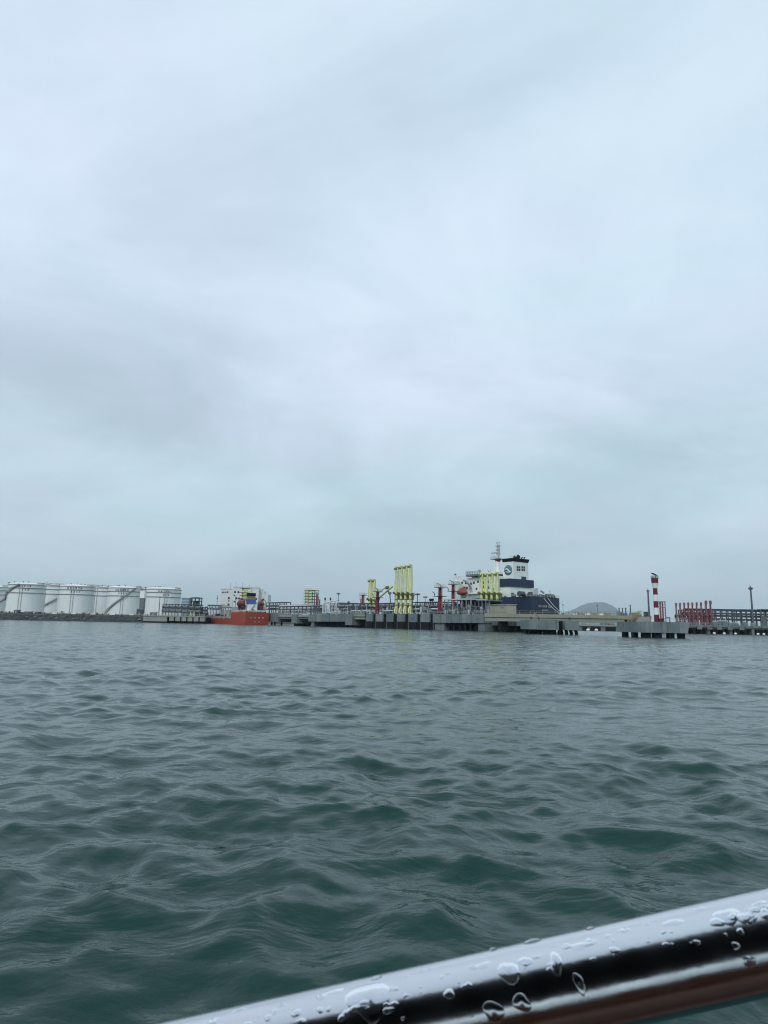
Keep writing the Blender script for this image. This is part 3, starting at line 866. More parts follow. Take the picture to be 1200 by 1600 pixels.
t = thing('pump_platform', JF, ((jt(677) + jt(757)) / 2, 8, 0), 'grey concrete platform of joined blocks left of the beige footbridge', 'platform')
seg = [(677, 690), (690, 697.5), (697.5, 706), (706, 714.5), (714.5, 722.5), (722.5, 731), (731, 746), (746, 757)]
for i, (a, b) in enumerate(seg):
    MB().box(jt(a) + .04, jt(b) - .04, -.3 + .1 * (i % 2), 22, jz(b, 973.3), jz(b, 959.6)).build('face_block', CONC[i % 7], t)
MB().box(jt(678.5), jt(693), .4, 6, -2, jz(690, 973.2)).build('pier', 'concrete', t)
MB().box(jt(746), jt(757) - .3, .4, 8, -2, jz(750, 973.2)).build('pier', 'concrete', t)
MB().box(jt(694), jt(745), 5, 20, -2, jz(740, 974.6)).build('shade_backing', 'concrete_wet_shade', t)  # dark backing, shade under the blocks put into its colour
under(t, jt(694), jt(746), -.3, 20, jz(746, 974.4), 6, rng)
tE = jt(757)
MB().box(tE, tE + 12, 4, 20, jz(757, 977), jz(757, 970)).build('lower_landing', 'concrete', t)
MB().box(tE, tE + 11, 8, 18, -2, jz(757, 977)).build('shade_backing', 'concrete_wet_shade', t)
for k in range(3): MB().tube([(tE + 2 + 4 * k, 5.5, -3), (tE + 2 + 4 * k, 5.5, jz(757, 977))], .6, 10).build('pile', 'concrete_wet_shade', t, True)
mb = MB(); mb.rail([(jt(678), .1, jz(700, 959.6)), (jt(757), .1, jz(740, 959.6))], 1.1, .05, 2.0); mb.build('railing', 'grey_steel', t)

# ---- long pipe racks on the jetty deck
pipe_rack(JF, 415, 444, 9, 13, ZD, [jz(430, 952, 9), jz(430, 947, 9), jz(430, 941.4, 9)], 5, 'tall dark pipe rack just right of the orange ship stern', pipes=many_pipes(7, 2), pt=.42)
pipe_rack(JF, 436, 492, 6, 11, ZD - .3, [jz(465, 956.5, 6), jz(465, 952, 6), jz(465, 947.5, 6)], 9, 'long low grey pipe rack left of the yellow scaffold tower', pipes=many_pipes(12, 3, .25, .5), pt=.34)
pipe_rack(JF, 516, 550, 8, 15, ZD, [jz(530, 954, 8), jz(530, 948.5, 8), jz(530, 943, 8)], 6, 'grey pipe rack with pale posts below the lamp mast', pipes=many_pipes(12, 2, .3, .6), pt=.36)
pipe_rack(JF, 552, 574, 8, 15, ZD, [jz(560, 954.5, 8), jz(560, 949, 8), jz(560, 943, 8)], 4, 'grey pipe rack around the short red tower left of the yellow arms', pipes=many_pipes(9, 2, .3, .6), pt=.36)
pipe_rack(JF, 588, 622, 11, 17, ZD, [jz(600, 954.5, 11), jz(600, 948, 11), jz(600, 942.5, 11)], 5, 'grey pipe rack under the sloping yellow arm', pipes=many_pipes(11, 2, .3, .65), pt=.34)
pipe_rack(JF, 643, 684, 9, 18, ZD, [jz(660, 954, 9), jz(660, 948, 9), jz(660, 941, 9)], 6, 'dark pipe rack between the tall yellow arms and the red tower', pipes=many_pipes(14, 2, .3, .65), pt=.34)


def shelter(px0, px1, o0, o1, pyt, label, ncol, roofm, colm='grey_steel'):
    ta, tb = jt(px0, o0), jt(px1, o0); zt = jz((px0 + px1) / 2, pyt, o0)
    t = thing('pump_shelter', JF, ((ta + tb) / 2, (o0 + o1) / 2, ZD), label, 'shelter')
    MB().box(ta - .3, tb + .3, o0 - .3, o1, zt - .45, zt).build('roof', roofm, t)
    for i in range(ncol + 1):
        tt = ta + (tb - ta) * i / ncol
        MB().beam((tt, o0, ZD), (tt, o0, zt - .45), .36, .36).build('post', colm, t)
    MB().box(ta, tb, o1 - .4, o1 - .1, ZD, zt - .45).build('back_wall', 'dark_steel', t)
    r = random.Random(int(px0))
    for i in range(ncol * 2):
        tt = ta + (tb - ta) * (i + .5) / (ncol * 2); o = r.uniform(o0 + .8, o1 - 1.5); rr = r.uniform(.25, .6)
        MB().tube([(tt, o, ZD), (tt, o, ZD + (zt - ZD) * r.uniform(.5, .92))], rr, 10).build('riser_pipe', r.choice(('grey_steel', 'mid_steel', 'grey_steel', 'pale_steel')), t, True)
    MB().tube([(ta, o0 + .5, ZD + 1.3), (tb, o0 + .5, ZD + 1.3)], .22, 8).build('header_pipe', 'pale_steel', t, True)
    return t


shelter(694.5, 736, 3, 12, 935.6, 'open pump shelter with a pale flat roof, in front of the lifeboat', 6, 'pale_steel')
shelter(737, 765, 6, 13, 937.5, 'dark pipe manifold frame at the foot of the yellow arms by the big ship', 5, 'mid_steel', 'mid_steel')

# long pale header pipe along the deck
t = thing('header_pipe', JF, (jt(600, 4), 4, ZD), 'long pale pipe on low supports along the berth edge', 'pipe')
za_ = jz(590, 954.2, 4)
MB().tube([(jt(547, 4), 4, za_), (jt(618, 4), 4, za_)], .28, 8).build('pipe', 'pale_steel', t, True)
for p in (550, 560, 570, 580, 593, 604, 614): MB().beam((jt(p, 4), 4, ZD), (jt(p, 4), 4, za_), .3, .3).build('support', 'mid_steel', t)
t = thing('header_pipe', JF, (jt(665, 5), 5, ZD), 'long pale pipe on low supports behind the large red tower', 'pipe')
za_ = jz(665, 951.5, 5)
MB().tube([(jt(648, 5), 5, za_), (jt(694, 5), 5, za_)], .3, 8).build('pipe', 'pale_steel', t, True)
for p in (650, 660, 672, 684, 692): MB().beam((jt(p, 5), 5, ZD), (jt(p, 5), 5, za_), .3, .3).build('support', 'mid_steel', t)

def fittings(parent_name, pa, pb, o0, o1, n, hmax, seed, ms):
    par = bpy.data.objects[parent_name]; r = random.Random(seed)
    for j, m in enumerate(ms):
        mb = MB()
        for k in range(n // len(ms)):
            o = r.uniform(o0, o1); a = jt(r.uniform(pa, pb), o); w = r.uniform(.15, .6); h = hmax * r.random() ** 2 + .4
            q = r.random()
            if q < .35: mb.box(a - w, a + w, o - w * .6, o + w * .6, ZD - .1, ZD + h)
            elif q < .7: mb.tube([(a, o, ZD - .1), (a, o, ZD + h * 1.5)], r.uniform(.08, .22), 6)
            else:
                z_ = ZD + r.uniform(.4, hmax); L = r.uniform(1, 4); mb.tube([(a, o, z_), (a + L, o, z_), (a + L, o, ZD)], r.uniform(.08, .2), 6)
        ob = mb.build('deck_fittings', m, par); ob['kind'] = 'stuff'


MS = ('mid_steel', 'pale_steel', 'dark_steel', 'grey_steel')
fittings('berth_jetty', 572, 672, 1.6, 8, 170, 3.2, 61, MS)
fittings('pump_platform', 690, 756, .6, 6, 110, 3.0, 62, MS)
fittings('loading_platform', 500, 566, .8, 7, 110, 3.0, 63, MS)
fittings('jetty_trestle', 424, 480, 1.2, 6, 80, 2.4, 64, MS)

# small machines on the deck
for i, (p, py, w, o, m, lab) in enumerate((
        (653.5, 957.0, 2.2, 1.8, 'white_paint', 'small white cabinet right of the tall yellow arms'),
        (658.5, 956.8, 1.8, 1.8, 'pale_steel', 'small pale cabinet second right of the tall yellow arms'),
        (664.5, 951.0, 3.6, 3.2, 'grey_steel', 'grey pump housing left of the large red tower'),
        (674, 955.5, 2.4, 2.0, 'mid_steel', 'dark grey pump just left of the large red tower'),
        (575.5, 954.5, 2.4, 2.0, 'pale_steel', 'pale cabinet on the berth edge left of the dark red tower'),
        (583, 956.0, 2.0, 2.0, 'mid_steel', 'dark cabinet at the foot of the dark red tower'),
        (601, 956, 2.4, 2.0, 'mid_steel', 'dark grey pump left of the tall yellow arms'),
        (494, 949.5, 7.5, 1.2, 'dark_steel', 'dark machine house under the red portal on the concrete platform'))):
    tt = jt(p, o); zt = jz(p, py, o)
    t = thing('machine', JF, (tt, o, ZD), lab, 'machine')
    MB().box(tt - w / 2, tt + w / 2, o, o + 2.2, ZD, zt).build('housing', m, t)
    MB().box(tt - w / 2 - .12, tt + w / 2 + .12, o - .12, o + 2.3, zt, zt + .15).build('lid', 'grey_steel', t)
    MB().box(tt - w * .3, tt + w * .3, o - .05, o - .01, ZD + (zt - ZD) * .2, ZD + (zt - ZD) * .8).build('panel', 'dark_steel', t)

# dark roundish tank above deck between mast and red tower
tt = jt(674, 10)
t = thing('vent_drum', JF, (tt, 10, ZD), 'dark drum on a frame above the pipe rack left of the large red tower', 'drum')
zc = jz(674, 937.2, 10)
MB().tube([(tt - 1.0, 10, zc), (tt + 1.0, 10, zc)], .55, 12).build('drum', 'black', t, True)
for s in (-.7, .7): MB().beam((tt + s, 10, ZD), (tt + s, 10, zc), .22, .22).build('leg', 'dark_steel', t)


# ---- loading arms
def loading_arm(fr, px, o, zb, z_piv, z_top, label, group, body='yellow', dark='yellow_dark', s=1.0, lean=0.0, foot='yellow_pale', simple=False):
    tt = fr.T(px, o, None)
    t = thing('marine_loader', fr, (tt, o, zb), label, 'loading arm', group)
    MB().lathe((tt, o, zb), [(.75 * s, 0), (.75 * s, .25 * s), (.5 * s, .5 * s)], 12).build('base_plate', body, t)
    MB().tube([(tt, o, zb), (tt, o, z_piv)], [.62 * s, .55 * s], 12).build('riser', body, t, True)
    MB().tube([(tt + .1 * s, o - .9 * s, zb + .4 * s), (tt + .1 * s, o - .9 * s, zb + 2.0 * s), (tt, o, zb + 3.2 * s)], .34 * s, 10).build('inlet_pipe', foot, t, True)
    MB().tube([(tt - .8 * s, o, z_piv), (tt + .8 * s, o, z_piv)], .6 * s, 12).build('swivel_joint', dark, t, True)
    MB().box(tt - .9 * s, tt + .9 * s, o + .5 * s, o + 1.2 * s, z_piv - 2.2 * s, z_piv + .6 * s).build('counterweight', dark, t)
    h = z_top - z_piv
    MB().tube([(tt + .1 * s, o, z_piv), (tt + .1 * s + lean, o + .2, z_top)], [.50 * s, .40 * s], 12).build('inboard_arm', body, t, True)
    MB().tube([(tt + lean + .1 * s, o - .7 * s, z_top - .2), (tt - .5 * s, o - .8 * s, z_piv + h * .06)], [.24 * s, .24 * s], 10).build('outboard_arm', body, t, True)
    MB().tube([(tt + lean, o - .75 * s, z_top), (tt + lean, o + .25 * s, z_top)], .5 * s, 14).build('sheave', body, t, True)
    MB().tube([(tt + lean - .1, o - 1.25 * s, z_top - .9 * s), (tt + lean - .1, o - .5 * s, z_top - .9 * s)], .5 * s, 10).build('apex_swivel', dark, t, True)
    if not simple:
        MB().tube([(tt - .55 * s, o + .9 * s, z_piv - 1.5 * s), (tt + lean - .35 * s, o + .4 * s, z_top)], .07 * s, 5).build('cable', dark, t)
        MB().tube([(tt + .6 * s, o + .9 * s, z_piv - 1.5 * s), (tt + lean + .55 * s, o + .4 * s, z_top)], .07 * s, 5).build('cable', dark, t)
        MB().tube([(tt - .75 * s, o - 1.3 * s, z_piv + h * .06), (tt - .75 * s, o - .5 * s, z_piv + h * .06)], .5 * s, 10).build('end_coupler', dark, t, True)
        for f in (.45, .75):
            zz = zb + (z_piv - zb) * f
            MB().box(tt - .7 * s, tt + .7 * s, o - .7 * s, o + .7 * s, zz, zz + .2 * s).build('flange', dark, t)
        mb = MB()
        for k in range(14):
            zz = zb + (z_piv - zb) * (k + .5) / 14; mb.beam((tt - .95 * s, o + .6 * s, zz), (tt - .55 * s, o + .6 * s, zz), .06, .06)
        for dx in (-.95, -.55): mb.beam((tt + dx * s, o + .6 * s, zb), (tt + dx * s, o + .6 * s, z_piv), .07, .07)
        mb.build('ladder', dark, t)
    return t


G1 = 'tall yellow loading arms on the berth'
ORD = ('first', 'second', 'third', 'fourth')
for i, (p, pt_) in enumerate(((619.3, 886), (626.2, 885), (633.2, 884), (640.8, 882.6))):
    o = 2.6
    loading_arm(JF, p, o, ZD, jz(p, 929, o), jz(p, pt_, o), 'tall yellow loading arm on the berth, %s from left of four' % ORD[i], G1, s=1.05, lean=-.1)
# operating platform across the four arms
t = thing('arm_gantry', JF, (jt(630, 4.6), 4.6, ZD), 'dark service platform running behind the four tall yellow arms', 'platform')
zg = jz(630, 931, 4.6)
MB().box(jt(616.5, 4.6), jt(645, 4.6), 4.4, 5.8, zg - .3, zg).build('walk_deck', 'yellow_dark', t)
for p in (617, 626, 635, 644): MB().beam((jt(p, 5), 5, ZD), (jt(p, 5), 5, zg), .3, .3).build('post', 'yellow_dark', t)
mb = MB(); mb.rail([(jt(616.5, 4.4), 4.4, zg), (jt(647, 4.4), 4.4, zg)], 1.1, .06, 1.5); mb.build('railing', 'yellow_dark', t)

G2 = 'pair of shorter yellow loading arms'
for i, p in enumerate((577.6, 583.2)):
    o = 22
    loading_arm(JF, p, o, ZD, jz(p, 938, o), jz(p, 905.5, o), 'shorter yellow loading arm left of the dark red tower, %s one of the pair' % ('left', 'right')[i], G2, s=1.12)
G3 = 'yellow loading arms before the big ship'
for i, (p, pt_) in enumerate(((753, 896.5), (760.8, 896.5), (768.8, 895.5), (777.3, 894.5))):
    o = 16
    loading_arm(JF, p, o, ZD, jz(p, 928, o), jz(p, pt_, o), 'yellow loading arm before the big ship, %s from left of four' % ORD[i], G3, s=1.0)

# sloping (working) yellow arm
tb = jt(589, 14); o = 14
t = thing('marine_loader', JF, (tb, o, ZD), 'yellow loading arm sloping up to the right between the short and tall arms', 'loading arm')
zp = jz(590, 935.5, o)
MB().tube([(tb, o, ZD), (tb, o, zp)], .6, 12).build('riser', 'yellow', t, True)
pA = JF.P(591.5, 934.5, o); pB = JF.P(614.5, 915.5, o - 2)
MB().tube([pA, pB], [.5, .42], 10).build('inboard_arm', 'yellow', t, True)
MB().tube([pA + Vector((-.4, -.8, 1.6)), pB + Vector((-4.0, -.6, .3))], .30, 8).build('tie_rod', 'yellow_pale', t, True)
q = JF.P(605.5, 918.5, o - 1.5)
MB().tube([q + Vector((-.6, -.9, 0)), q + Vector((.6, .6, .3))], .8, 12).build('sheave', 'yellow_dark', t, True)
q2 = JF.P(609, 927, o - 2); q3 = JF.P(610.3, 942, o - 2)
MB().tube([JF.P(606.5, 924, o - 2), q2, q3], [.35, .3, .2], 8).build('drop_hose', 'dark_steel', t, True)
MB().lathe(tuple(q2 - Vector((0, 0, .6))), [(.3, 0), (.9, .3), (.9, 1.0), (.3, 1.3)], 10).build('swivel_joint', 'mid_steel', t)
MB().box(tb - 1.2, tb + .2, o + .4, o + 1.4, zp - .8, zp + 1.4).build('counterweight', 'yellow_dark', t)


# ---- red fire monitor towers
def monitor_tower(px, o, py_top, py_plat, label, w=1.0, cage=True, zb=None, gun=True, simple=False):
    zb = ZD if zb is None else zb
    tt = jt(px, o); zt = jz(px, py_top, o)
    t = thing('fire_monitor_tower', JF, (tt, o, zb), label, 'monitor tower', 'red fire monitor towers')
    MB().tube([(tt, o, zb), (tt, o, zt)], [w * .62, w * .45], 12).build('column', 'red_paint', t, True)
    MB().box(tt - w, tt + w, o - w, o + w, zb, zb + .3).build('base_plate', 'red_paint', t)
    MB().box(tt - w * 1.1, tt + w * 1.1, o - w * 1.1, o + w * 1.1, zt, zt + .2).build('top_platform', 'dark_red', t)
    mb = MB(); c = [(tt - w, o - w, zt + .2), (tt + w, o - w, zt + .2), (tt + w, o + w, zt + .2), (tt - w, o + w, zt + .2), (tt - w, o - w, zt + .2)]
    mb.rail(c, 1.1, .045, 1.0); mb.build('railing', 'pale_steel', t)
    for py in py_plat:
        zp = jz(px, py, o)
        MB().box(tt - w * 1.25, tt + w * 1.25, o - w * 1.2, o + w * 1.2, zp - .2, zp).build('platform', 'dark_red', t)
        MB().tube([(tt - w * 1.0, o - w, zp), (tt - w * 1.0, o - w, zp + 1.1), (tt - w * 1.6, o - w * 1.2, zp + 1.8)], .16, 6).build('nozzle', 'dark_red', t)
    if gun:
        g = MB().tube([(tt, o, zt), (tt, o, zt + 1.4)], .18, 8).build('monitor_stand', 'dark_steel', t)
        MB().tube([(tt + .4, o - .2, zt + 1.3), (tt - 1.4, o - .9, zt + 2.1)], [.22, .13], 8).build('water_cannon', 'mid_steel', g)
    if cage:
        mb = MB()
        for k in range(5):
            a = -.9 + k * .45; mb.tube([(tt + w * .75 + .45 * math.cos(a), o - .3 + .45 * math.sin(a), zb + 2), (tt + w * .65 + .45 * math.cos(a), o - .3 + .45 * math.sin(a), zt + 1)], .05, 4)
        n = int((zt - zb) / 1.2)
        for k in range(n):
            zz = zb + 2 + k * 1.2
            mb.tube([(tt + w * .72 + .45 * math.cos(-.9 + j * .45), o - .3 + .45 * math.sin(-.9 + j * .45), zz) for j in range(5)], .05, 4)
        mb.build('ladder_cage', 'pink_cage', t)
    return t


monitor_tower(589.3, 2.2, 925, (933.5,), 'dark red monitor tower below the sloping yellow arm', w=1.5, cage=False)
monitor_tower(687.5, 2.0, 918.8, (931.5,), 'large red monitor tower with ladder cage right of the tall yellow arms', w=1.6)
monitor_tower(708.0, 16, 914, (923.5, ), 'red monitor tower behind the pale roof, beside the lifeboat', w=1.5)
monitor_tower(566.4, 18, 930.5, (), 'short red monitor tower left of the two shorter yellow arms', w=1.4, gun=False)
monitor_tower(563.2, 18, 936.5, (), 'stubby dark red post next to the short red monitor tower', w=.55, gun=False, cage=False)
monitor_tower(493.8, 5, 930, (), 'thin red monitor tower inside the portal right of the yellow scaffold tower', w=.75, cage=False)
t = thing('portal_frame', JF, (jt(494, 4), 4, ZD), 'dull red steel portal around the thin monitor tower', 'portal frame')
for p in (490.3, 498.6): MB().beam((jt(p, 4), 4, ZD), (jt(p, 4), 4, jz(p, 936.5, 4)), .5, .5).build('post', 'rust_red', t)
MB().box(jt(488.5, 4), jt(502, 4), 3, 6, jz(494, 947.5, 4), jz(494, 945.5, 4)).build('platform', 'mid_steel', t)
MB().beam((jt(496, 4), 4, jz(496, 945, 4)), (jt(496.6, 4), 4, jz(496.6, 933, 4)), .35, .35).build('side_post', 'rust_red', t)

# ---- yellow scaffold tower
o = 8; t0, t1 = jt(475.0, o), jt(486.5, o)
t = thing('scaffold_tower', JF, ((t0 + t1) / 2, o, ZD), 'yellow green scaffold tower with six open platforms', 'scaffold tower')
zt = jz(480, 921.5, o)
for tt in (t0 + .8, (t0 + t1) / 2, t1 - .4):
    for oo in (o, o + 4):
        MB().beam((tt, oo, ZD), (tt, oo, zt), .34, .34).build('post', 'yellow', t)
for i, py in enumerate((922.5, 927.2, 931.6, 936, 940.6, 945.5)):
    zz = jz(480, py, o)
    MB().box(t0 - .6, t1 + .3, o - .4, o + 4.4, zz - .22, zz).build('platform', 'yellow_dark', t)
    mb = MB(); mb.rail([(t0 - .6, o - .4, zz), (t1 + .3, o - .4, zz)], 1.05, .06, 1.3); mb.build('railing', 'yellow', t)
    if i < 5:
        z2 = jz(480, (922.5, 927.2, 931.6, 936, 940.6, 945.5)[i + 1], o)
        MB().beam((t0 + .9, o + .3, z2), (t1 - .9, o + .3, zz), .6, .14).build('stair_flight', 'yellow', t)
MB().tube([((t0 + t1) / 2 + .8, o + 2, ZD), ((t0 + t1) / 2 + .8, o + 2, zt - 1)], .3, 8).build('riser_pipe', 'yellow_dark', t)

# ---- white gooseneck pipes
for i, (p, pyt) in enumerate(((504.2, 941), (508.6, 940.5), (514.6, 938.5))):
    o = 1.6; tt = jt(p, o); zt = jz(p, pyt, o); r = .34
    t = thing('gooseneck_pipe', JF, (tt, o, ZD), 'white gooseneck pipe on the concrete platform, %s of three' % ('leftmost', 'middle', 'rightmost')[i], 'pipe', 'white gooseneck pipes')
    pts = [(tt, o, ZD + .5), (tt, o, zt - 1.2), (tt + .4, o + .5, zt - .3), (tt + 1.3, o + 1.4, zt), (tt + 2.0, o + 2.2, zt - .4), (tt + 2.2, o + 2.5, zt - 1.4), (tt + 2.2, o + 2.5, ZD)]
    MB().tube(pts, r, 10).build('pipe', 'pale_steel', t, True)
    fo = [(tt, o, ZD + .9), (tt + .3, o - .2, ZD + .45), (tt + 1.3, o - .3, ZD + .4), (tt + 2.6, o - .3, ZD + .9)]
    MB().tube(fo, r * .9, 10).build('elbow', 'pale_steel', t, True)
    MB().box(tt - .45, tt + .45, o - .3, o + .4, ZD, ZD + .25).build('saddle', 'grey_steel', t)
for i, p in enumerate((507, 515.4)):
    o = 5; tt = jt(p, o); zt = jz(p, 937.5, o)
    t = thing('vent_stack', JF, (tt, o, ZD), 'dark capped vent stack rising behind the %s white gooseneck pipe' % ('middle', 'rightmost')[i], 'vent stack')
    MB().tube([(tt, o, ZD), (tt, o, zt)], .28, 8).build('stack', 'grey_steel', t, True)
    MB().lathe((tt, o, zt), [(.3, 0), (.45, .2), (.45, 1.0), (.2, 1.3)], 10).build('cap', 'dark_red', t)


# ---- lamp masts on the jetty
def lamp_mast(px, o, pyt, label, arm=1.2, zb=None, r=.16, nl=3, m='mid_steel', plat=None):
    zb = ZD if zb is None else zb
    tt = jt(px, o); zt = jz(px, pyt, o)
    t = thing('lamp_mast', JF, (tt, o, zb), label, 'lamp mast', 'lamp masts on the jetty')
    MB().tube([(tt, o, zb), (tt, o, zt)], [r * 1.4, r], 8).build('pole', m, t)
    zc = zt - .9
    MB().beam((tt - arm, o, zc), (tt + arm, o, zc), .16, .16).build('cross_arm', m, t)
    for k in range(nl):
        d = -arm + 2 * arm * k / (nl - 1)
        MB().box(tt + d - .28, tt + d + .28, o - .25, o + .25, zc + .05, zc + .6).build('floodlight', 'dark_steel', t)
    if plat:
        zp = jz(px, plat, o); MB().box(tt - .7, tt + .7, o - .5, o + .5, zp - .12, zp).build('platform', m, t)
    return t


lamp_mast(527.6, 12, 926, 'cross topped lamp mast right of the white gooseneck pipes', 1.1, nl=3, plat=938)
lamp_mast(544, 12, 939, 'stubby lamp post between the two grey pipe racks', .7, nl=2)
lamp_mast(652, 14, 926.6, 'lamp mast with three floodlights right of the tall yellow arms', 1.2, nl=3)
lamp_mast(664.3, 16, 931, 'thin antenna post with crossbars left of the large red tower', .9, nl=2, r=.1)

# ================================================================== BIG TANKER
OP = 42.0
ts_ = jt(829, OP)                                    # port corner of the transom
ost = JF.O_(875.5, ts_)                              # starboard side
SB = ost - OP
zdk = JF.Z(850, 933.5, (OP + ost) / 2)
ship = thing('tanker', JF, (ts_ - 60, (OP + ost) / 2, 0), 'large tanker with navy blue hull, white accommodation and round funnel emblem', 'ship')
oc = (OP + ost) / 2
Lh = 165
poly_side = []
mb = MB()
secs = []                                            # (t from stern, half-breadth factor at deck, at water, z keel, deck z)
for d, bw, bk, zk, zd in ((0, .97, .80, 3.0, zdk), (4, 1, .92, .5, zdk), (14, 1, 1, -2, zdk), (40, 1, 1, -2, zdk), (40.5, 1, 1, -2, zdk - 2.6), (130, 1, 1, -2, zdk - 2.6), (148, .8, .7, -2, zdk - 1.2), (160, .42, .25, -2, zdk), (165, .06, .04, -2, zdk + .3)):
    hb = SB / 2
    secs.append([(ts_ - d, oc - hb * bw, zd), (ts_ - d, oc - hb * bw, 4.0), (ts_ - d, oc - hb * bk, zk), (ts_ - d, oc + hb * bk, zk), (ts_ - d, oc + hb * bw, 4.0), (ts_ - d, oc + hb * bw, zd)])
vs = [p for s in secs for p in s]; fs = []
for i in range(len(secs) - 1):
    for j in range(6):
        j2 = (j + 1) % 6
        fs.append((i * 6 + j, i * 6 + j2, (i + 1) * 6 + j2, (i + 1) * 6 + j))
fs.append((0, 5, 4, 3, 2, 1))
mb.add(vs, fs); hull = mb.build('hull', 'navy', ship)
MB().box(ts_ - 40, ts_ - .3, OP + .4, ost - .4, zdk - .4, zdk + .06).build('poop_deck', 'green_deck', ship)
mb = MB(); mb.rail([(ts_ - 40, OP + .15, zdk), (ts_ - .2, OP + .3, zdk), (ts_ - .2, ost - .3, zdk), (ts_ - 30, ost - .2, zdk)], 1.1, .05, 1.8); mb.build('deck_railing', 'pale_steel', ship)
# casing, band and funnel
o_c = OP + 4.0
tc_ = jt(797.5, o_c, 925); oc2 = JF.O_(832.5, tc_, 925)
t_c0 = tc_ - 14
zb1, zb2_ = JF.Z(815, 917.6, (o_c + oc2) / 2), JF.Z(815, 905.4, (o_c + oc2) / 2)
MB().box(t_c0, tc_, o_c, oc2, zdk + .06, zb1).build('engine_casing', 'ship_white', ship)
o_b = o_c - .5
MB().box(t_c0 - 6, tc_ + .45, o_b, oc2 + .4, zb1, zb2_).build('casing_band', 'navy', ship)
o_f = o_c + 2.2; tf = jt(802, o_f, 890); of2 = JF.O_(825.3, tf, 890); tf0 = jt(785.8, o_f, 890)
zf = JF.Z(812, 878.5, (o_f + of2) / 2); zf2 = JF.Z(812, 873.2, (o_f + of2) / 2)
fun = MB().box(tf0, tf, o_f, of2, zb2_, zf).build('funnel', 'ship_white', ship)
MB().hexa([(tf0 - .1, o_f - .1, zf), (tf + .1, o_f - .1, zf), (tf + .1, of2 + .1, zf), (tf0 - .1, of2 + .1, zf), (tf0 - .3, o_f - .4, zf2), (tf + .5, o_f - .4, zf2), (tf + .5, of2 + .5, zf2), (tf0 - .3, of2 + .5, zf2)]).build('funnel_top', 'black', fun)
for i, (px, pyt, r) in enumerate(((803.2, 871.0, .72), (809.2, 870.0, .9), (814.6, 872.0, .28), (818.6, 872.0, .28))):
    oo = JF.O_(px, tf - 2.0, 873); zz = JF.Z(px, pyt, oo)
    MB().tube([(tf - 2.0, oo, zf2 - .3), (tf - 2.0, oo, zz - .5), (tf - 1.9, oo + .15, zz + .1), (tf - 1.7, oo + .5, zz + .45)], r, 12).build('exhaust_pipe', 'black', fun, True)
mb = MB(); mb.rail([(tf - 3, o_f + .6, zf2), (tf, o_f + .6, zf2)], 1.1, .05, 1.2); mb.build('funnel_railing', 'pale_steel', fun)
for (pa, pb, ya, yb) in ((807.3, 813, 884.3, 891.8), (814.8, 820.2, 884.6, 892)):
    oa, ob = JF.O_(pa, tf, 888), JF.O_(pb, tf, 888); za2, zb3 = JF.Z(pa, yb, oa), JF.Z(pa, ya, oa)
    lv = MB().box(tf, tf + .05, oa, ob, za2, zb3).build('louvre', 'window', fun)
    MB().box(tf + .05, tf + .12, (oa + ob) / 2 - .09, (oa + ob) / 2 + .09, za2, zb3).build('mullion', 'pale_steel', lv)
    MB().box(tf + .05, tf + .12, oa, ob, (za2 + zb3) / 2 - .08, (za2 + zb3) / 2 + .08).build('mullion', 'pale_steel', lv)
oa, ob = JF.O_(814.5, tf, 902), JF.O_(822, tf, 902)
MB().box(tf, tf + .06, oa, ob, zb2_ + .05, JF.Z(818, 900.5, oa)).build('vent_grille', 'window', fun)
# funnel emblem: disc split by a white wave
cz = JF.Z(794, 891, o_f); ctt = jt(794.0, o_f, 891); rz = (JF.Z(794, 883, o_f) - JF.Z(794, 899, o_f)) / 2
rx = (jt(800.2, o_f, 891) - jt(787.8, o_f, 891)) / 2
def sw(u): return -.22 * math.sin(u * math.pi) if True else 0
n = 40
def emblem(upper):
    mb = MB()
    for i in range(n):
        q = []
        for k in (i, i + 1):
            u = -1 + 2 * k / n; e = math.sqrt(max(0, 1 - u * u))
            c = .30 * math.sin(u * math.pi * .95)
            if upper:
                lo = max(-e, min(e, -c * .9 + (.34 - .30 * abs(u)) * (1 if u < .55 else .35) - .05)); hi = e
                # white crest bites into the upper half
                q.append((u, lo, hi))
            else:
                hi = max(-e, min(e, -c * 1.0 - .06 - (.10 * (1 - abs(u))))); lo = -e
                q.append((u, lo, hi))
        (u0, l0, h0), (u1, l1, h1) = q
        if h0 - l0 < .001 and h1 - l1 < .001: continue
        P_ = lambda u, v: (ctt + rx * u, o_f - .04, cz + rz * v)
        mb.add([P_(u0, l0), P_(u1, l1), P_(u1, h1), P_(u0, h0)], [(0, 1, 2, 3)])
    return mb
emblem(True).build('emblem', 'logo_teal', fun, label='teal upper half of the round funnel emblem')
emblem(False).build('emblem', 'logo_dark', fun, label='dark blue lower half of the round funnel emblem')
mb = MB()                                            # rising white swoosh of the lower half is left open; small lower crest
for i in range(n // 2):
    q = []
    for k in (i, i + 1):
        u = -.75 + 1.25 * k / (n // 2); w = (k / (n // 2)); c = -.25 - .30 * w; th = .16 * math.sin(math.pi * w)
        q.append((u, c - th / 2, c + th))
    (u0, l0, h0), (u1, l1, h1) = q
    P_ = lambda u, v: (ctt + rx * u, o_f - .07, cz + rz * v)
    mb.add([P_(u0, l0), P_(u1, l1), P_(u1, h1), P_(u0, h0)], [(0, 1, 2, 3)])
mb.build('emblem_swoosh', 'letter_white', fun)
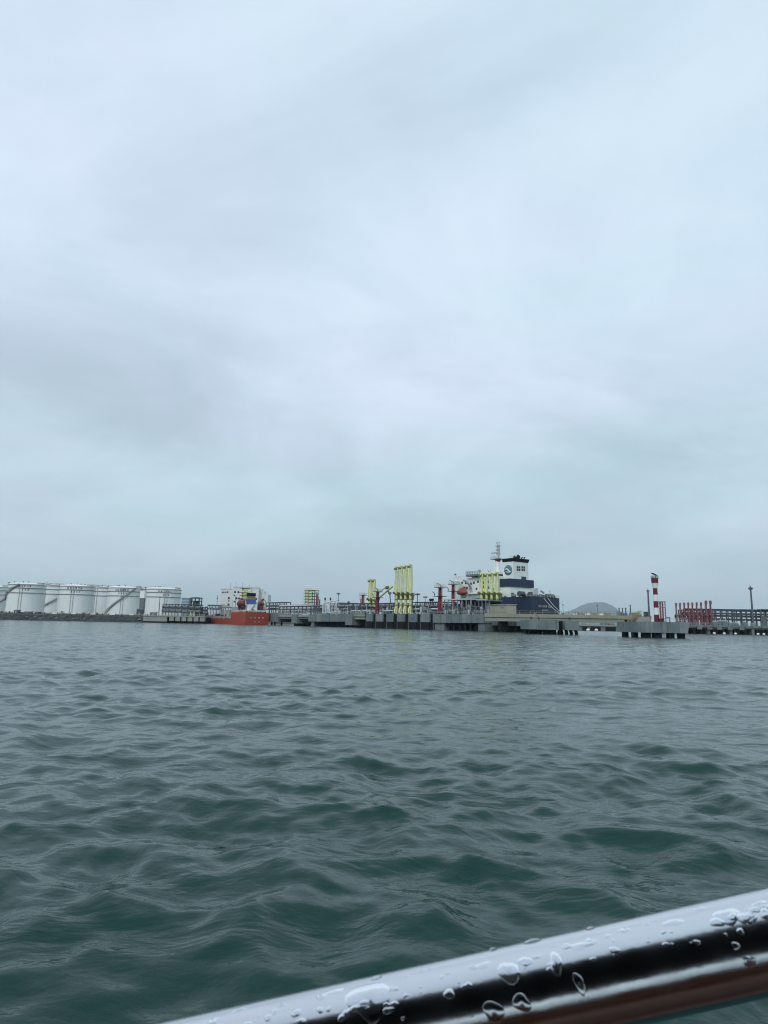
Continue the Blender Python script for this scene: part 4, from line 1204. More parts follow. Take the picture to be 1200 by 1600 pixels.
# accommodation
o_a = OP + 1.8; ta0, ta1 = jt(709, o_a, 915), jt(777, o_a, 915)
zac = JF.Z(730, 903.2, o_a)
acc = MB().box(ta0, ta1, o_a, ost - 2, zdk + .06 - 2.6, zac).build('accommodation', 'ship_white', ship)
for (px, py) in ((728, 911), (736, 912), (740.5, 910.5), (747, 908.8), (755, 910.5), (736.5, 920), (744.5, 920), (755, 917), (762.5, 909), (729.5, 919), (770, 921), (764, 918), (722, 910.5)):
    c = JF.P(px, py, o_a); w = MB().box(c.x - .55, c.x + .55, o_a - .06, o_a, c.z - .55, c.z + .55).build('window', 'window', acc)
for py in (926.4, 914.3):
    zz = JF.Z(760, py, o_a)
    if py > 920: MB().box(jt(733, o_a), jt(790, o_a), o_a - 1.6, o_a - .01, zz - .35, zz + .35).build('deck_ledge', 'white_paint', acc)
mb = MB(); mb.rail([(jt(733, o_a), o_a - 1.5, JF.Z(760, 926, o_a)), (jt(790, o_a), o_a - 1.5, JF.Z(760, 926, o_a))], 1.1, .05, 1.6)
mb.rail([(ta0, o_a + .1, zac), (ta1, o_a + .1, zac)], 1.1, .06, 1.6); mb.build('side_railing', 'pale_steel', acc)
# navigation bridge with wing
zw_ = JF.Z(740, 897.0, o_a - 2); zw0_ = JF.Z(740, 900.0, o_a - 2)
tb0, tb1 = jt(728, o_a - 2), jt(752, o_a - 2)
br = MB().box(tb0, tb1, o_a - 2, ost + 1, zw0_, zw_).build('bridge_wing', 'mid_steel', ship)
MB().box(jt(733, o_a), jt(770, o_a), o_a + 2, ost - 3, zac, zw0_ - .01).build('wheelhouse', 'ship_white', br)
MB().box(tb0 + 1, jt(770, o_a), o_a + 3, ost - 4, zw_, zw_ + 1.0).build('upper_house', 'ship_white', br)
MB().box(jt(733.5, o_a), jt(769, o_a), o_a + 1.93, o_a + 2.0, (zac + zw0_) / 2 - .1, zw0_ - .3).build('window_band', 'window', br)
mb = MB(); mb.rail([(tb0, o_a - 1.9, zw_), (tb1, o_a - 1.9, zw_)], 1.4, .07, 1.1, 3); mb.build('wing_railing', 'mid_steel', br)
for (px, py) in ((749.2, 890.5), (764.5, 891.5)):
    c = JF.P(px, py, o_a + 4)
    dm = MB().ellipsoid((c.x, c.y, c.z), (.75, .75, .8), 12, 8).build('radome', 'pale_steel', br, True)
    MB().tube([(c.x, c.y, zw_), (c.x, c.y, c.z - .5)], .18, 6).build('radome_post', 'grey_steel', br)
# radar mast
om = oc; tm = jt(777.8, om, 890)
zm0, zm1, zm2 = zw_, JF.Z(777, 874, om), JF.Z(779, 846, om)
rm = MB().tube([(tm, om, zm0 - 3), (tm, om, zm1)], [1.0, .75], 12).build('radar_mast', 'ship_white', ship, True)
MB().box(tm - 3.6, tm + 1.8, om - 1.2, om + 1.2, zm1, zm1 + .35).build('mast_platform', 'mid_steel', rm)
MB().hexa([(tm - .4, om - .5, zm1 - 1.6), (tm + .4, om - .5, zm1 - 1.6), (tm + .4, om + .5, zm1 - 1.6), (tm - .4, om + .5, zm1 - 1.6), (tm - 1.0, om - 1.1, zm1 - .01), (tm + 1.6, om - 1.1, zm1 - .01), (tm + 1.6, om + 1.1, zm1 - .01), (tm - 1.0, om + 1.1, zm1 - .01)]).build('mast_bracket', 'red_paint', rm)
mb = MB(); mb.rail([(tm - 3.6, om - 1.1, zm1 + .3), (tm + 1.8, om - 1.1, zm1 + .3)], 1.2, .07, 1.0); mb.build('mast_railing', 'pale_steel', rm)
mb = MB(); ul = tm + .5
for dx, do in ((-.5, -.5), (.5, -.5), (.5, .5), (-.5, .5)): mb.tube([(ul + dx, om + do, zm1), (ul + dx * .7, om + do * .7, zm2 - 1.5)], .14, 5)
for k in range(9):
    zz = zm1 + (zm2 - 1.5 - zm1) * k / 9; z2 = zm1 + (zm2 - 1.5 - zm1) * (k + 1) / 9; s = 1 if k % 2 else -1
    mb.beam((ul - .5 * s, om - .5, zz), (ul + .5 * s, om - .5, z2), .09); mb.beam((ul - .5, om - .5, zz), (ul + .5, om - .5, zz), .09); mb.beam((ul - .5, om + .5, zz), (ul + .5, om + .5, zz), .09)
for f, w in ((.30, 1.2), (.5, 1.1), (.72, 1.3), (.9, .9)):
    zz = zm1 + (zm2 - zm1) * f; mb.beam((ul - w, om - .3, zz), (ul + w, om - .3, zz), .16); mb.box(ul - w - .15, ul - w + .15, om - .4, om, zz, zz + .5); mb.box(ul + w - .15, ul + w + .15, om - .4, om, zz, zz + .5)
mb.tube([(ul - .4, om, zm2 - 2), (ul - .4, om, zm2 + .8)], .06, 4)
mb.build('lattice_mast', 'grey_steel', rm)
c = JF.P(772, 864.5, om)
rd = MB().tube([(c.x, om, zm1 + .3), (c.x, om, c.z)], .15, 6).build('radar_post', 'pale_steel', rm)
MB().box(c.x - 2.0, c.x + 1.6, om - .2, om + .2, c.z, c.z + .3).build('radar_scanner', 'mid_steel', rm)
mb = MB()
for k in range(5): mb.box(tm - 2.1, tm - .6, om - .5, om + .2, JF.Z(774, 879 + 3 * k, om), JF.Z(774, 879 + 3 * k, om) + .3)
mb.build('mast_step', 'ship_white', rm)
# lifeboat and davit (on the ship)
o_l = OP - 1.2
c = JF.P(721.8, 924.5, o_l)
lb = thing('lifeboat', JF, (c.x, o_l, c.z - 1.8), 'orange red enclosed lifeboat hanging from the white davit on the tanker', 'lifeboat')
MB().ellipsoid((c.x, o_l, c.z - .3), (3.6, 1.3, 1.45), 18, 10).build('hull', 'orange_boat', lb, True)
MB().ellipsoid((c.x + .3, o_l, c.z + .7), (2.6, 1.05, 1.15), 16, 10).build('canopy', 'orange_boat', lb, True)
MB().box(c.x + .9, c.x + 1.9, o_l - .6, o_l + .6, c.z + 1.3, c.z + 2.3).build('helm_dome', 'orange_boat', lb)
MB().tube([(c.x - 3.3, o_l - .2, c.z - .2), (c.x, o_l - 1.32, c.z - .25), (c.x + 3.3, o_l - .2, c.z - .2)], .09, 6).build('fender_strip', 'dark_red', lb)
dv = thing('davit', JF, (c.x, OP, zdk - 2.6), 'white lifeboat davit arm curving over the orange red lifeboat', 'davit')
for dx, mtl in ((-3.0, 'ship_white'), (2.6, 'grey_steel')):
    a0 = JF.P(726, 921, OP); pts = [(c.x + dx * .9 + 1.5, OP + 1.6, zdk + 2), (c.x + dx + 1.0, OP + .5, c.z + 3.2), (c.x + dx - .2, o_l - .2, c.z + 5.2), (c.x + dx - 1.4, o_l - .5, c.z + 5.6)]
    MB().tube(pts, [.55, .6, .45, .3], 8).build('davit_arm', mtl, dv, True)
    MB().tube([(c.x + dx * .55, o_l, c.z + 5.0), (c.x + dx * .55, o_l, c.z + 1.2)], .05, 4).build('fall_wire', 'mid_steel', dv)
    MB().box(c.x + dx * .7 - .5, c.x + dx * .7 + .5, OP + .2, OP + 1.6, zdk - 2.6, c.z - 1.6).build('pedestal', 'ship_white', dv)
MB().beam((c.x - 4.4, o_l - .3, c.z + 5.6), (c.x + 2.6, o_l + .2, c.z + 4.9), .35, .5).build('cross_beam', 'ship_white', dv)
MB().tube([(c.x - 4.3, o_l - .3, c.z - 3), (c.x - 4.3, o_l - .3, c.z + 8.2)], .32, 8).build('davit_post', 'ship_white', dv, True)
MB().lathe((c.x - 4.3, o_l - .3, c.z + 8.0), [(.2, 0), (.5, .2), (.5, .7), (.2, .9)], 8).build('lamp', 'mid_steel', dv)
# stern deck gear
r = random.Random(14)
mb = MB()
for k in range(46):
    if k < 30: oo = OP + 1 + (SB - 2) * r.random(); tt = ts_ - r.uniform(.8, 6)
    else: oo = OP + r.uniform(.6, 2.5); tt = ts_ - r.uniform(0, 30)
    s = r.uniform(.25, .7)
    if r.random() < .5: mb.box(tt - s, tt + s, oo - s, oo + s, zdk, zdk + r.uniform(.8, 2.1))
    else: mb.tube([(tt - s, oo, zdk + s), (tt + s, oo, zdk + s)], s, 8)
o = mb.build('mooring_gear', 'dark_steel', ship); o['kind'] = 'stuff'
for i, (px, py, w) in enumerate(((814.5, 928.2, 1.5), (855.5, 931, 1.2), (862, 931, 1.2))):
    oo = JF.O_(px, ts_ - 3, 932); zz = JF.Z(px, py, oo)
    MB().tube([(ts_ - 3, oo - w, zdk + w * .75), (ts_ - 3, oo + w, zdk + w * .75)], w * .75, 12).build('winch_drum', 'dark_steel', ship, True)
oo = JF.O_(835, ts_ - 6, 925)
MB().box(ts_ - 7, ts_ - 5, oo - 1.3, oo + 1.3, zdk, JF.Z(835, 919, oo)).build('stern_post_house', 'pale_steel', ship)
oo = JF.O_(842, ts_ - 2, 925); z1 = JF.Z(842, 921, oo)
MB().tube([(ts_ - 2, oo, zdk), (ts_ - 2, oo, z1)], .09, 5).build('flagstaff', 'pale_steel', ship)
o1 = JF.O_(844.5, ts_ - 1, 923); o2 = JF.O_(850.5, ts_ - 1, 924); z1 = JF.Z(845, 921.6, o1)
flag = thing('ensign', JF, (ts_ - 1, o1, z1 - 1), 'small striped ensign flying above the tanker stern', 'flag')
mb = MB(); k = 8
for b_, (z_a, z_b, mtl) in enumerate(((-.5, 0, 'letter_white'), (-1.1, -.5, 'mid_steel'))):
    mb = MB()
    for i in range(k):
        f, g = i / k, (i + 1) / k; sag = lambda q: -.6 * q + .12 * math.sin(q * 7)
        mb.hexa([(ts_ - 1 + .2 * math.sin(f * 6), o1 + (o2 - o1) * f, z1 + z_a + sag(f)), (ts_ - 1 + .2 * math.sin(g * 6), o1 + (o2 - o1) * g, z1 + z_a + sag(g)), (ts_ - .96 + .2 * math.sin(g * 6), o1 + (o2 - o1) * g, z1 + z_a + sag(g)), (ts_ - .96 + .2 * math.sin(f * 6), o1 + (o2 - o1) * f, z1 + z_a + sag(f)),
                 (ts_ - 1 + .2 * math.sin(f * 6), o1 + (o2 - o1) * f, z1 + z_b + sag(f)), (ts_ - 1 + .2 * math.sin(g * 6), o1 + (o2 - o1) * g, z1 + z_b + sag(g)), (ts_ - .96 + .2 * math.sin(g * 6), o1 + (o2 - o1) * g, z1 + z_b + sag(g)), (ts_ - .96 + .2 * math.sin(f * 6), o1 + (o2 - o1) * f, z1 + z_b + sag(f))])
    mb.build('stripe', mtl, flag)
MB().tube([(ts_ - 1, o1 - .05, zdk), (ts_ - 1, o1 - .05, z1 + .3)], .07, 5).build('staff', 'pale_steel', flag)
oo = JF.O_(859.3, ts_ - 1, 925); MB().tube([(ts_ - 1, oo, zdk), (ts_ - 1, oo, JF.Z(859, 922.5, oo))], .12, 6).build('stern_light_mast', 'mid_steel', ship)
# stern lettering (too far to read): white character strokes
def stern_text(parent, tface, pa, pb, py, hpx, groups, seed, m):
    rg = random.Random(seed); mb = MB()
    oa, ob = JF.O_(pa, tface, py), JF.O_(pb, tface, py); zc = JF.Z(pa, py, oa); h = hpx * (JF.Z(pa, py - 1, oa) - JF.Z(pa, py, oa))
    tot = sum(groups) + .7 * (len(groups) - 1); cw = (ob - oa) / tot; x = oa
    for g in groups:
        for _ in range(g):
            for (u0, u1, v0, v1) in glyph(rg, 1.0):
                a, b, c_, d = x + u0 * cw * .8, x + u1 * cw * .8, zc - h / 2 + v0 * h, zc - h / 2 + v1 * h
                mb.add([(tface, a, c_), (tface, b, c_), (tface, b, d), (tface, a, d)], [(0, 1, 2, 3)])
            x += cw
        x += .7 * cw
    mb.build('lettering', m, parent)['kind'] = 'stuff'
stern_text(hull, ts_ + .06, 841.5, 863.0, 947.0, 2.9, (2, 5, 4), 5, 'letter_white')
stern_text(hull, ts_ + .06, 847, 857.0, 953.2, 1.5, (8,), 6, 'letter_white')
# mooring lines
for i, (a, b) in enumerate((((849.5, 935.5), (871, 956)), ((856, 935.5), (875.5, 955.5)))):
    pa = JF.P(a[0], a[1], JF.O_(a[0], ts_ + .1, a[1])); pb = Vector((ts_ + 12 + 1.5 * i, 0, 0))
    oo = JF.O_(b[0], ts_ + 10, b[1]); zz = JF.Z(b[0], b[1], oo)
    p0 = Vector((ts_ + .1, JF.O_(a[0], ts_ + .1, a[1]), zdk - .3)); p1 = Vector((ts_ + 10, oo, zz))
    t = thing('mooring_line', JF, tuple(p0), '%s of the two pale mooring lines slanting across the navy stern' % ('left', 'right')[i], 'rope', 'mooring lines at the tanker stern')
    pts = [p0.lerp(p1, k / 8) - Vector((0, 0, .5 * math.sin(math.pi * k / 8))) for k in range(9)] + [p1 + (p1 - p0) * .6 - Vector((0, 0, .6))]
    MB().tube(pts, .13, 5).build('strand', 'rope', t)

# ================================================================== ORANGE SHIP
oS = -1.5
tS = jt(420.5, oS); oP = JF.O_(383.5, tS); SBo = oS - oP; och = (oS + oP) / 2
zp_ = JF.Z(402, 957.0, och); zmn = JF.Z(345, 966.5, oP); 
tP1 = jt(361.5, oP); tB = jt(315, och)
L_ = tS - tB
os_ = thing('small_tanker', JF, (tS - L_ / 2, och, 0), 'small tanker with bright orange hull moored left of the jetty', 'ship')
secs = []
dp = tS - tP1
for d, bw, bk, zk, zd in ((0, .98, .88, -.6, zp_), (2, 1, .96, -1.5, zp_), (dp, 1, 1, -1.5, zp_), (dp + .6, 1, 1, -1.5, zmn), (L_ * .80, 1, 1, -1.5, zmn), (L_ * .86, .95, .85, -1.5, zmn + .2), (L_ * .865, .95, .85, -1.5, zmn + 1.9), (L_ * .94, .78, .55, -1.5, zmn + 2.3), (L_ * 1.0, .3, .1, -1.5, zmn + 2.9), (L_ * 1.02, .05, .03, -1.5, zmn + 3.1)):
    hb = SBo / 2
    secs.append([(tS - d, och - hb * bw, zd), (tS - d, och - hb * bw, 1.2), (tS - d, och - hb * bk, zk), (tS - d, och + hb * bk, zk), (tS - d, och + hb * bw, 1.2), (tS - d, och + hb * bw, zd)])
vs = [p for s in secs for p in s]; fs = []
for i in range(len(secs) - 1):
    for j in range(6):
        j2 = (j + 1) % 6; fs.append((i * 6 + j, i * 6 + j2, (i + 1) * 6 + j2, (i + 1) * 6 + j))
fs += [(0, 5, 4, 3, 2, 1)]
hl = MB().add(vs, fs).build('hull', 'orange_hull', os_)
MB().box(tP1 + .2, tS - .2, oP + .3, oS - .3, zp_ - .3, zp_ + .08).build('poop_deck', 'green_deck', os_)
mb = MB(); mb.rail([(tP1, oP + .2, zp_), (tS - .2, oP + .2, zp_), (tS - .2, oS - .2, zp_), (tP1, oS - .2, zp_)], 1.2, .07, 1.6, 2); mb.build('poop_railing', 'white_paint', os_)
mb = MB(); mb.rail([(tB + 4, oP + .3, zmn), (tP1, oP + .2, zmn)], 1.1, .07, 1.6, 2); mb.build('deck_railing', 'pale_steel', os_)
stern_text(hl, tS + .06, 391, 413, 965, 2.0, (1, 1, 1, 1), 8, 'letter_white')
stern_text(hl, tS + .06, 397, 406.5, 971.8, 1.4, (1, 1), 9, 'letter_white')
def obox(name, pa, pb, ya, yb, dt, m, depth=4.0, parent=None, ):       # box on the ship seen from astern
    tt = tS - dt; oa, ob = JF.O_(pa, tt, (ya + yb) / 2), JF.O_(pb, tt, (ya + yb) / 2)
    oa, ob = max(oa, oP + .5), min(ob, oS - .5); om_ = (oa + ob) / 2
    return MB().box(tt - depth, tt, oa, ob, max(JF.Z((pa + pb) / 2, yb, om_), 0), JF.Z((pa + pb) / 2, ya, om_)).build(name, m, parent or os_)
dk = obox('boat_deck', 380, 417, 953.4, 955.2, 2.5, 'pale_steel', 16)
hs = obox('deckhouse', 389, 402, 944.5, 956.5, 3.5, 'ship_white', 10)
obox('side_house', 371, 389, 948.5, 956.5, 12, 'grey_steel', 8); obox('side_house', 402, 412, 947, 956.5, 5, 'mid_steel', 8)
oa = JF.O_(392, tS - 3.5, 952); ob = JF.O_(398, tS - 3.5, 946)
MB().beam((tS - 3.3, oa, JF.Z(392, 953, oa)), (tS - 3.3, ob, JF.Z(398, 945.5, ob)), .25, .25).build('stair_flight', 'dark_steel', hs)
obox('upper_house', 383, 403, 940.5, 946, 8, 'ship_white', 8)
obox('blue_housing', 388.5, 400, 937, 944.4, 5, 'bright_blue', 6)
fn = obox('funnel', 389.3, 399.3, 931, 937.2, 6.5, 'olive', 4)
obox('funnel_top', 388.6, 399.9, 926.6, 931.2, 6.3, 'black', 4.4, fn)
obox('wheelhouse', 380, 389, 938.5, 948, 14, 'ship_white', 5)
# yellow signal mast
tt = tS - 9; ya = [918.2, 922.5, 927, 932]
ym = obox('signal_mast', 380.5, 387.5, 919, 940, 9, 'yellow', 2.2)
for i, (py, a, b) in enumerate(((918.5, 378, 390), (925.5, 377, 389), (930, 377.5, 388), (935.5, 377, 389))):
    obox('mast_platform', a, b, py, py + .9, 8.9, 'yellow_dark' if i else 'black', 2.8, ym)
oa = JF.O_(389.5, tt, 918); MB().tube([(tt, oa, JF.Z(389, 922, oa)), (tt, oa, JF.Z(389, 914.5, oa))], .12, 5).build('aerial', 'mid_steel', ym)
for k, py in enumerate((918.2, 921.5, 924.6)):
    oa, ob = JF.O_(389, tt, py), JF.O_(397 - k, tt, py); MB().beam((tt, oa, JF.Z(390, py, oa)), (tt, ob, JF.Z(396, py, ob)), .14, .14).build('yard_arm', 'pale_steel', ym)
# lifeboat on the orange ship and rescue boat
for i, (px, py, s, dt, lab) in enumerate(((376, 942.2, 1.25, 14, 'dark orange red lifeboat on the left side of the orange ship'), (408.3, 943, .95, 6, 'dark red rescue boat on the right side of the orange ship'))):
    oo = oP + 1.0 if i == 0 else oS - 1.6
    tt = jt(px, oo, py); zz = JF.Z(px, py, oo)
    b = thing('lifeboat', JF, (tt, oo, zz - 1.5), lab, 'lifeboat')
    MB().ellipsoid((tt, oo, zz - .4), (3.4 * s, 1.35 * s, 1.5 * s), 16, 8).build('hull', 'red_paint', b, True)
    MB().ellipsoid((tt, oo, zz + .5), (2.6 * s, 1.1 * s, 1.3 * s), 14, 8).build('canopy', 'orange_boat', b, True)
    MB().box(tt + .6, tt + 1.6, oo - .5, oo + .5, zz + 1.2, zz + 2.0 * s + .3).build('helm_dome', 'red_paint', b)
    d2 = thing('davit', JF, (tt, oo + 1, zz - 3), 'dark davit holding the %s boat of the orange ship' % ('left', 'right')[i], 'davit')
    for dx in (-1.6, 1.6):
        MB().tube([(tt + dx, oo + 1.6, zp_), (tt + dx, oo + 1.7, zz + 1.6), (tt + dx, oo + .2, zz + 2.6)], .2, 6).build('davit_arm', 'dark_steel', d2)
# cargo deck gear
r = random.Random(33)
for k in range(4):
    oo = oP + 1.2 + k * 1.4; zz = zmn + 1.1 + .3 * (k % 2)
    MB().tube([(tP1, oo, zz), (tB + 9, oo, zz)], .22, 7).build('deck_pipe', ('rust_red', 'green_deck', 'dark_red', 'pale_steel')[k], os_, True)
mb = MB()
for k in range(90):
    tt = r.uniform(tB + 6, tP1 - 1); oo = r.uniform(oP + .8, oS - 1.5); s = r.uniform(.3, .8)
    mb.box(tt - s, tt + s, oo - s * .5, oo + s * .5, zmn, zmn + .5 + 2.8 * r.random() ** 1.6)
o = mb.build('valve_gear', 'dark_red', os_); o['kind'] = 'stuff'
za_ = JF.Z(350, 949, och)
MB().box(jt(343, och), jt(361, och), och - 1.2, och + 1.2, za_ - .5, za_).build('catwalk', 'green_deck', os_)
for p in (344, 348, 352, 356, 360): MB().beam((jt(p, och), och, zmn), (jt(p, och), och, za_), .3, .3).build('catwalk_post', 'green_deck', os_)
mb = MB(); mb.rail([(jt(343, och), och - 1.1, za_), (jt(361, och), och - 1.1, za_)], 1.1, .07, 1.6); mb.build('catwalk_railing', 'green_deck', os_)
p0 = jt(353, oP + 2); MB().box(p0, jt(360, oP + 2), oP + 1.2, oP + 4, zmn, JF.Z(356, 953, oP + 2)).build('deck_hut', 'beige_paint', os_)
MB().tube([(tB + 6, och, zmn + 1), (tB + 6, och, JF.Z(326, 948, och))], .3, 8).build('foremast', 'dark_red', os_)
for k, (f, py) in enumerate(((.25, 950), (.5, 946), (.75, 951))):
    tt = tB + (tP1 - tB) * f; oo = och - 1.5 + k
    MB().tube([(tt, oo, zmn), (tt, oo, JF.Z(340, py, oo))], .26, 8).build('crane_post', 'pale_steel', os_)
    MB().beam((tt, oo, JF.Z(340, py + .5, oo)), (tt + 6, oo, JF.Z(340, py - 1.5, oo)), .3, .3).build('crane_boom', 'olive', os_)
r = random.Random(34); mb = MB()
for k in range(50):
    tt = r.uniform(tB + 8, tP1 - 1); oo = r.uniform(oP + .5, oS - 2); mb.tube([(tt, oo, zmn), (tt, oo, zmn + r.uniform(1.2, 3.6))], .14, 5)
mb.build('vent_pipes', 'pale_steel', os_)['kind'] = 'stuff'
for k, (px, pya, o_k, m_) in enumerate(((392.5, 916, och + .5, 'mid_steel'), (404, 921, och + 2.5, 'dark_steel'), (368, 930, oP + 3, 'dark_steel'), (363, 938, och - 1, 'mid_steel'))):
    tt = jt(px, o_k, 940); zz = JF.Z(px, pya, o_k)
    mk = MB().tube([(tt, o_k, zmn), (tt, o_k, zz)], [.22, .09], 6).build('pole_mast', m_, os_)
    MB().beam((tt - 1.5, o_k, zz - 1.2), (tt + 1.5, o_k, zz - 1.2), .12, .12).build('spar', m_, mk)
r = random.Random(36)
mb = MB()
for k in range(40):
    tt = tS - r.uniform(2, 20); oo = r.uniform(oP + .8, oS - .8); z_ = JF.Z(395, r.uniform(941, 953), oo); s_ = r.uniform(.2, .6)
    if k % 3: mb.box(tt - s_, tt + s_, oo - s_, oo + s_, zp_, z_)
    else: mb.tube([(tt, oo, zp_), (tt, oo, z_ + 1)], .16, 6)
mb.build('boat_deck_gear', 'dark_red', os_)['kind'] = 'stuff'
r = random.Random(35); mb = MB()
for k in range(60):
    tt = tS - r.uniform(.6, 16); oo = r.uniform(oP + .6, oS - .6); s_ = r.uniform(.2, .5); h_ = r.uniform(.6, 2.4)
    mb.box(tt - s_, tt + s_, oo - s_, oo + s_, zp_, zp_ + h_)
mb.build('poop_gear', 'dark_steel', os_)['kind'] = 'stuff'
MB().box(tB + 2.5, tB + 7.5, och - 2.4, och + 2.4, zmn + 1.2, JF.Z(327, 957, och)).build('windlass', 'dark_red', os_)

# ================================================================== FOOTBRIDGE, DOLPHINS, BEACON
bA = Vector((wx(754, 240), 240, 0)); bB = Vector((wx(1003, 166), 166, 0))
BF = Frame(bA.x, bA.y, math.atan2(bB.y - bA.y, bB.x - bA.x))
BL = (bB - bA).length
def bz(px, py, o=0): return BF.Z(px, py, o)
def bt(px, o=0): return BF.T(px, o)
bw = 4.0
zA = [bz(760, y) for y in (957.9, 964.0, 964.8, 970.3)]; zB = [bz(998, y) for y in (962.3, 967.2, 968.0, 973.8)]
tA, tB_ = bt(757), bt(1000)
def bslab(f0, f1, i0, i1, o0, o1):
    g = lambda f, i: zA[i] + (zB[i] - zA[i]) * f
    a, b = tA + (tB_ - tA) * f0, tA + (tB_ - tA) * f1
    return MB().hexa([(a, o0, g(f0, i1)), (b, o0, g(f1, i1)), (b, o1, g(f1, i1)), (a, o1, g(f0, i1)), (a, o0, g(f0, i0)), (b, o0, g(f1, i0)), (b, o1, g(f1, i0)), (a, o1, g(f0, i0))])
t = thing('footbridge', BF, ((tA + tB_) / 2, 2, 0), 'long beige girder footbridge running to the striped beacon', 'footbridge')
nsp = 8
for i in range(nsp):
    f0, f1 = i / nsp, (i + 1) / nsp - .0012
    bslab(f0, f1, 0, 1, 0, bw).build('parapet_panel', 'beige_paint', t)
    bslab(f0, f1, 2, 3, .25, bw - .25).build('girder', 'beige_lower', t)
bslab(.001, .999, 1, 2, .35, bw - .35).build('dark_joint', 'dark_steel', t)  # dark strip between parapet and girder
mb = MB()
for i in range(12):
    f = i / 12; g = (i + 1) / 12
    mb.rail([(tA + (tB_ - tA) * f, .2, zA[0] + (zB[0] - zA[0]) * f), (tA + (tB_ - tA) * g, .2, zA[0] + (zB[0] - zA[0]) * g)], 1.0, .035, 2.4, 2)
mb.build('railing', 'beige_paint', t)
for i, f in enumerate((.12, .47)):
    a = tA + (tB_ - tA) * f
    MB().box(a - 1, a + 1, .6, bw - .6, -2, zA[3] + (zB[3] - zA[3]) * f - .02).build('pier', 'concrete_wet_shade', t)
# beige service house at its left end
x0, x1 = bt(766, 1), bt(793.3, 1); zt = bz(780, 945.2, 1)
t = thing('service_house', BF, ((x0 + x1) / 2, 3, zA[0]), 'beige box shaped service house at the left end of the footbridge', 'building')
zb_ = zA[0] + (zB[0] - zA[0]) * .1
MB().box(x0, x1, .8, 4.6, zb_ - .4, zt).build('wall', 'beige_paint', t)
MB().box(x0 - .2, x1 + .25, .55, 4.8, zt, zt + .22).build('roof', 'beige_lower', t)
c = BF.P(785.5, 949.3, .8)
MB().box(c.x - .65, c.x + .65, .74, .80, c.z - .22, c.z + .22).build('vent_grille', 'mid_steel', t)
MB().box(x0 + 1.2, x0 + 2.2, .74, .80, zb_ + .1, zb_ + 2.1).build('door', 'beige_lower', t)
# boxes, cabinets and posts on the bridge deck
def bdeck(px): f = (bt(px, 2) - tA) / (tB_ - tA); return zA[0] + (zB[0] - zA[0]) * f
for i, (pa, pb, py, m, lab) in enumerate((
        (897.5, 902.5, 956.2, 'white_paint', 'white cabinet on the footbridge, first right of the navy stern'),
        (904, 913, 957, 'yellow_box', 'ochre cable box on the footbridge between two white cabinets'),
        (916.5, 921, 956, 'white_paint', 'white cabinet on the footbridge below the hill, middle of three'),
        (925, 932, 957, 'yellow_box', 'ochre cable box on the footbridge right of the middle white cabinet'),
        (936, 940.5, 957, 'white_paint', 'white cabinet on the footbridge, rightmost of three'),
        (945, 952, 957.4, 'yellow_box', 'ochre cable box on the footbridge, nearest the beacon'),
        (966, 971, 956.5, 'mid_steel', 'dark box under the leftmost of the short posts on the footbridge'),
        (990, 996, 957, 'dark_steel', 'dark cabinet among the short posts near the end of the footbridge'),
        (1008, 1012, 955.5, 'dark_steel', 'dark cabinet at the beacon end of the footbridge'))):
    a, b = bt(pa, 2), bt(pb, 2); zb_ = bdeck((pa + pb) / 2); zt = bz((pa + pb) / 2, py + .8, 2)
    t = thing('cabinet', BF, ((a + b) / 2, 2, zb_), lab, 'cabinet')
    MB().box(a, b, 1.6, 2.6, zb_, zt).build('housing', m, t)
    MB().box(a + (b - a) * .3, a + (b - a) * .7, 1.54, 1.59, zb_ + (zt - zb_) * .25, zb_ + (zt - zb_) * .8).build('door', 'grey_steel' if m != 'dark_steel' else 'mid_steel', t)
    MB().box(a - .08, b + .08, 1.5, 2.7, zt, zt + .1).build('lid', 'grey_steel', t)
for i, (px, py, lab) in enumerate(((880.3, 945.5, 'thin lamp post on the footbridge right of the navy stern'), (934, 946, 'thin lamp post on the footbridge before the hill'), (968.3, 951, 'short dark post on the footbridge, first of the row right of the hill'),
                                   (973.6, 951.3, 'short dark post on the footbridge, second of the row'), (978.6, 951, 'short dark post on the footbridge, third of the row'), (986, 946.5, 'taller dark post on the footbridge with a tilted lamp'))):
    a = bt(px, 3); zb_ = bdeck(px); zt = bz(px, py, 3)
    t = thing('lamp_post', BF, (a, 3, zb_), lab, 'post')
    MB().tube([(a, 3, zb_ - .2), (a, 3, zt)], [.22, .12] if i > 1 else [.08, .05], 6).build('pole', 'dark_steel', t)
    MB().box(a - .35, a + .35, 2.8, 3.2, zb_ - .1, zb_ + .5 + (.3 if i > 1 else 0)).build('foot', 'mid_steel', t)
    MB().box(a - .2, a + .25, 2.9, 3.1, zt - .05, zt + .25).build('lamp', 'mid_steel', t)

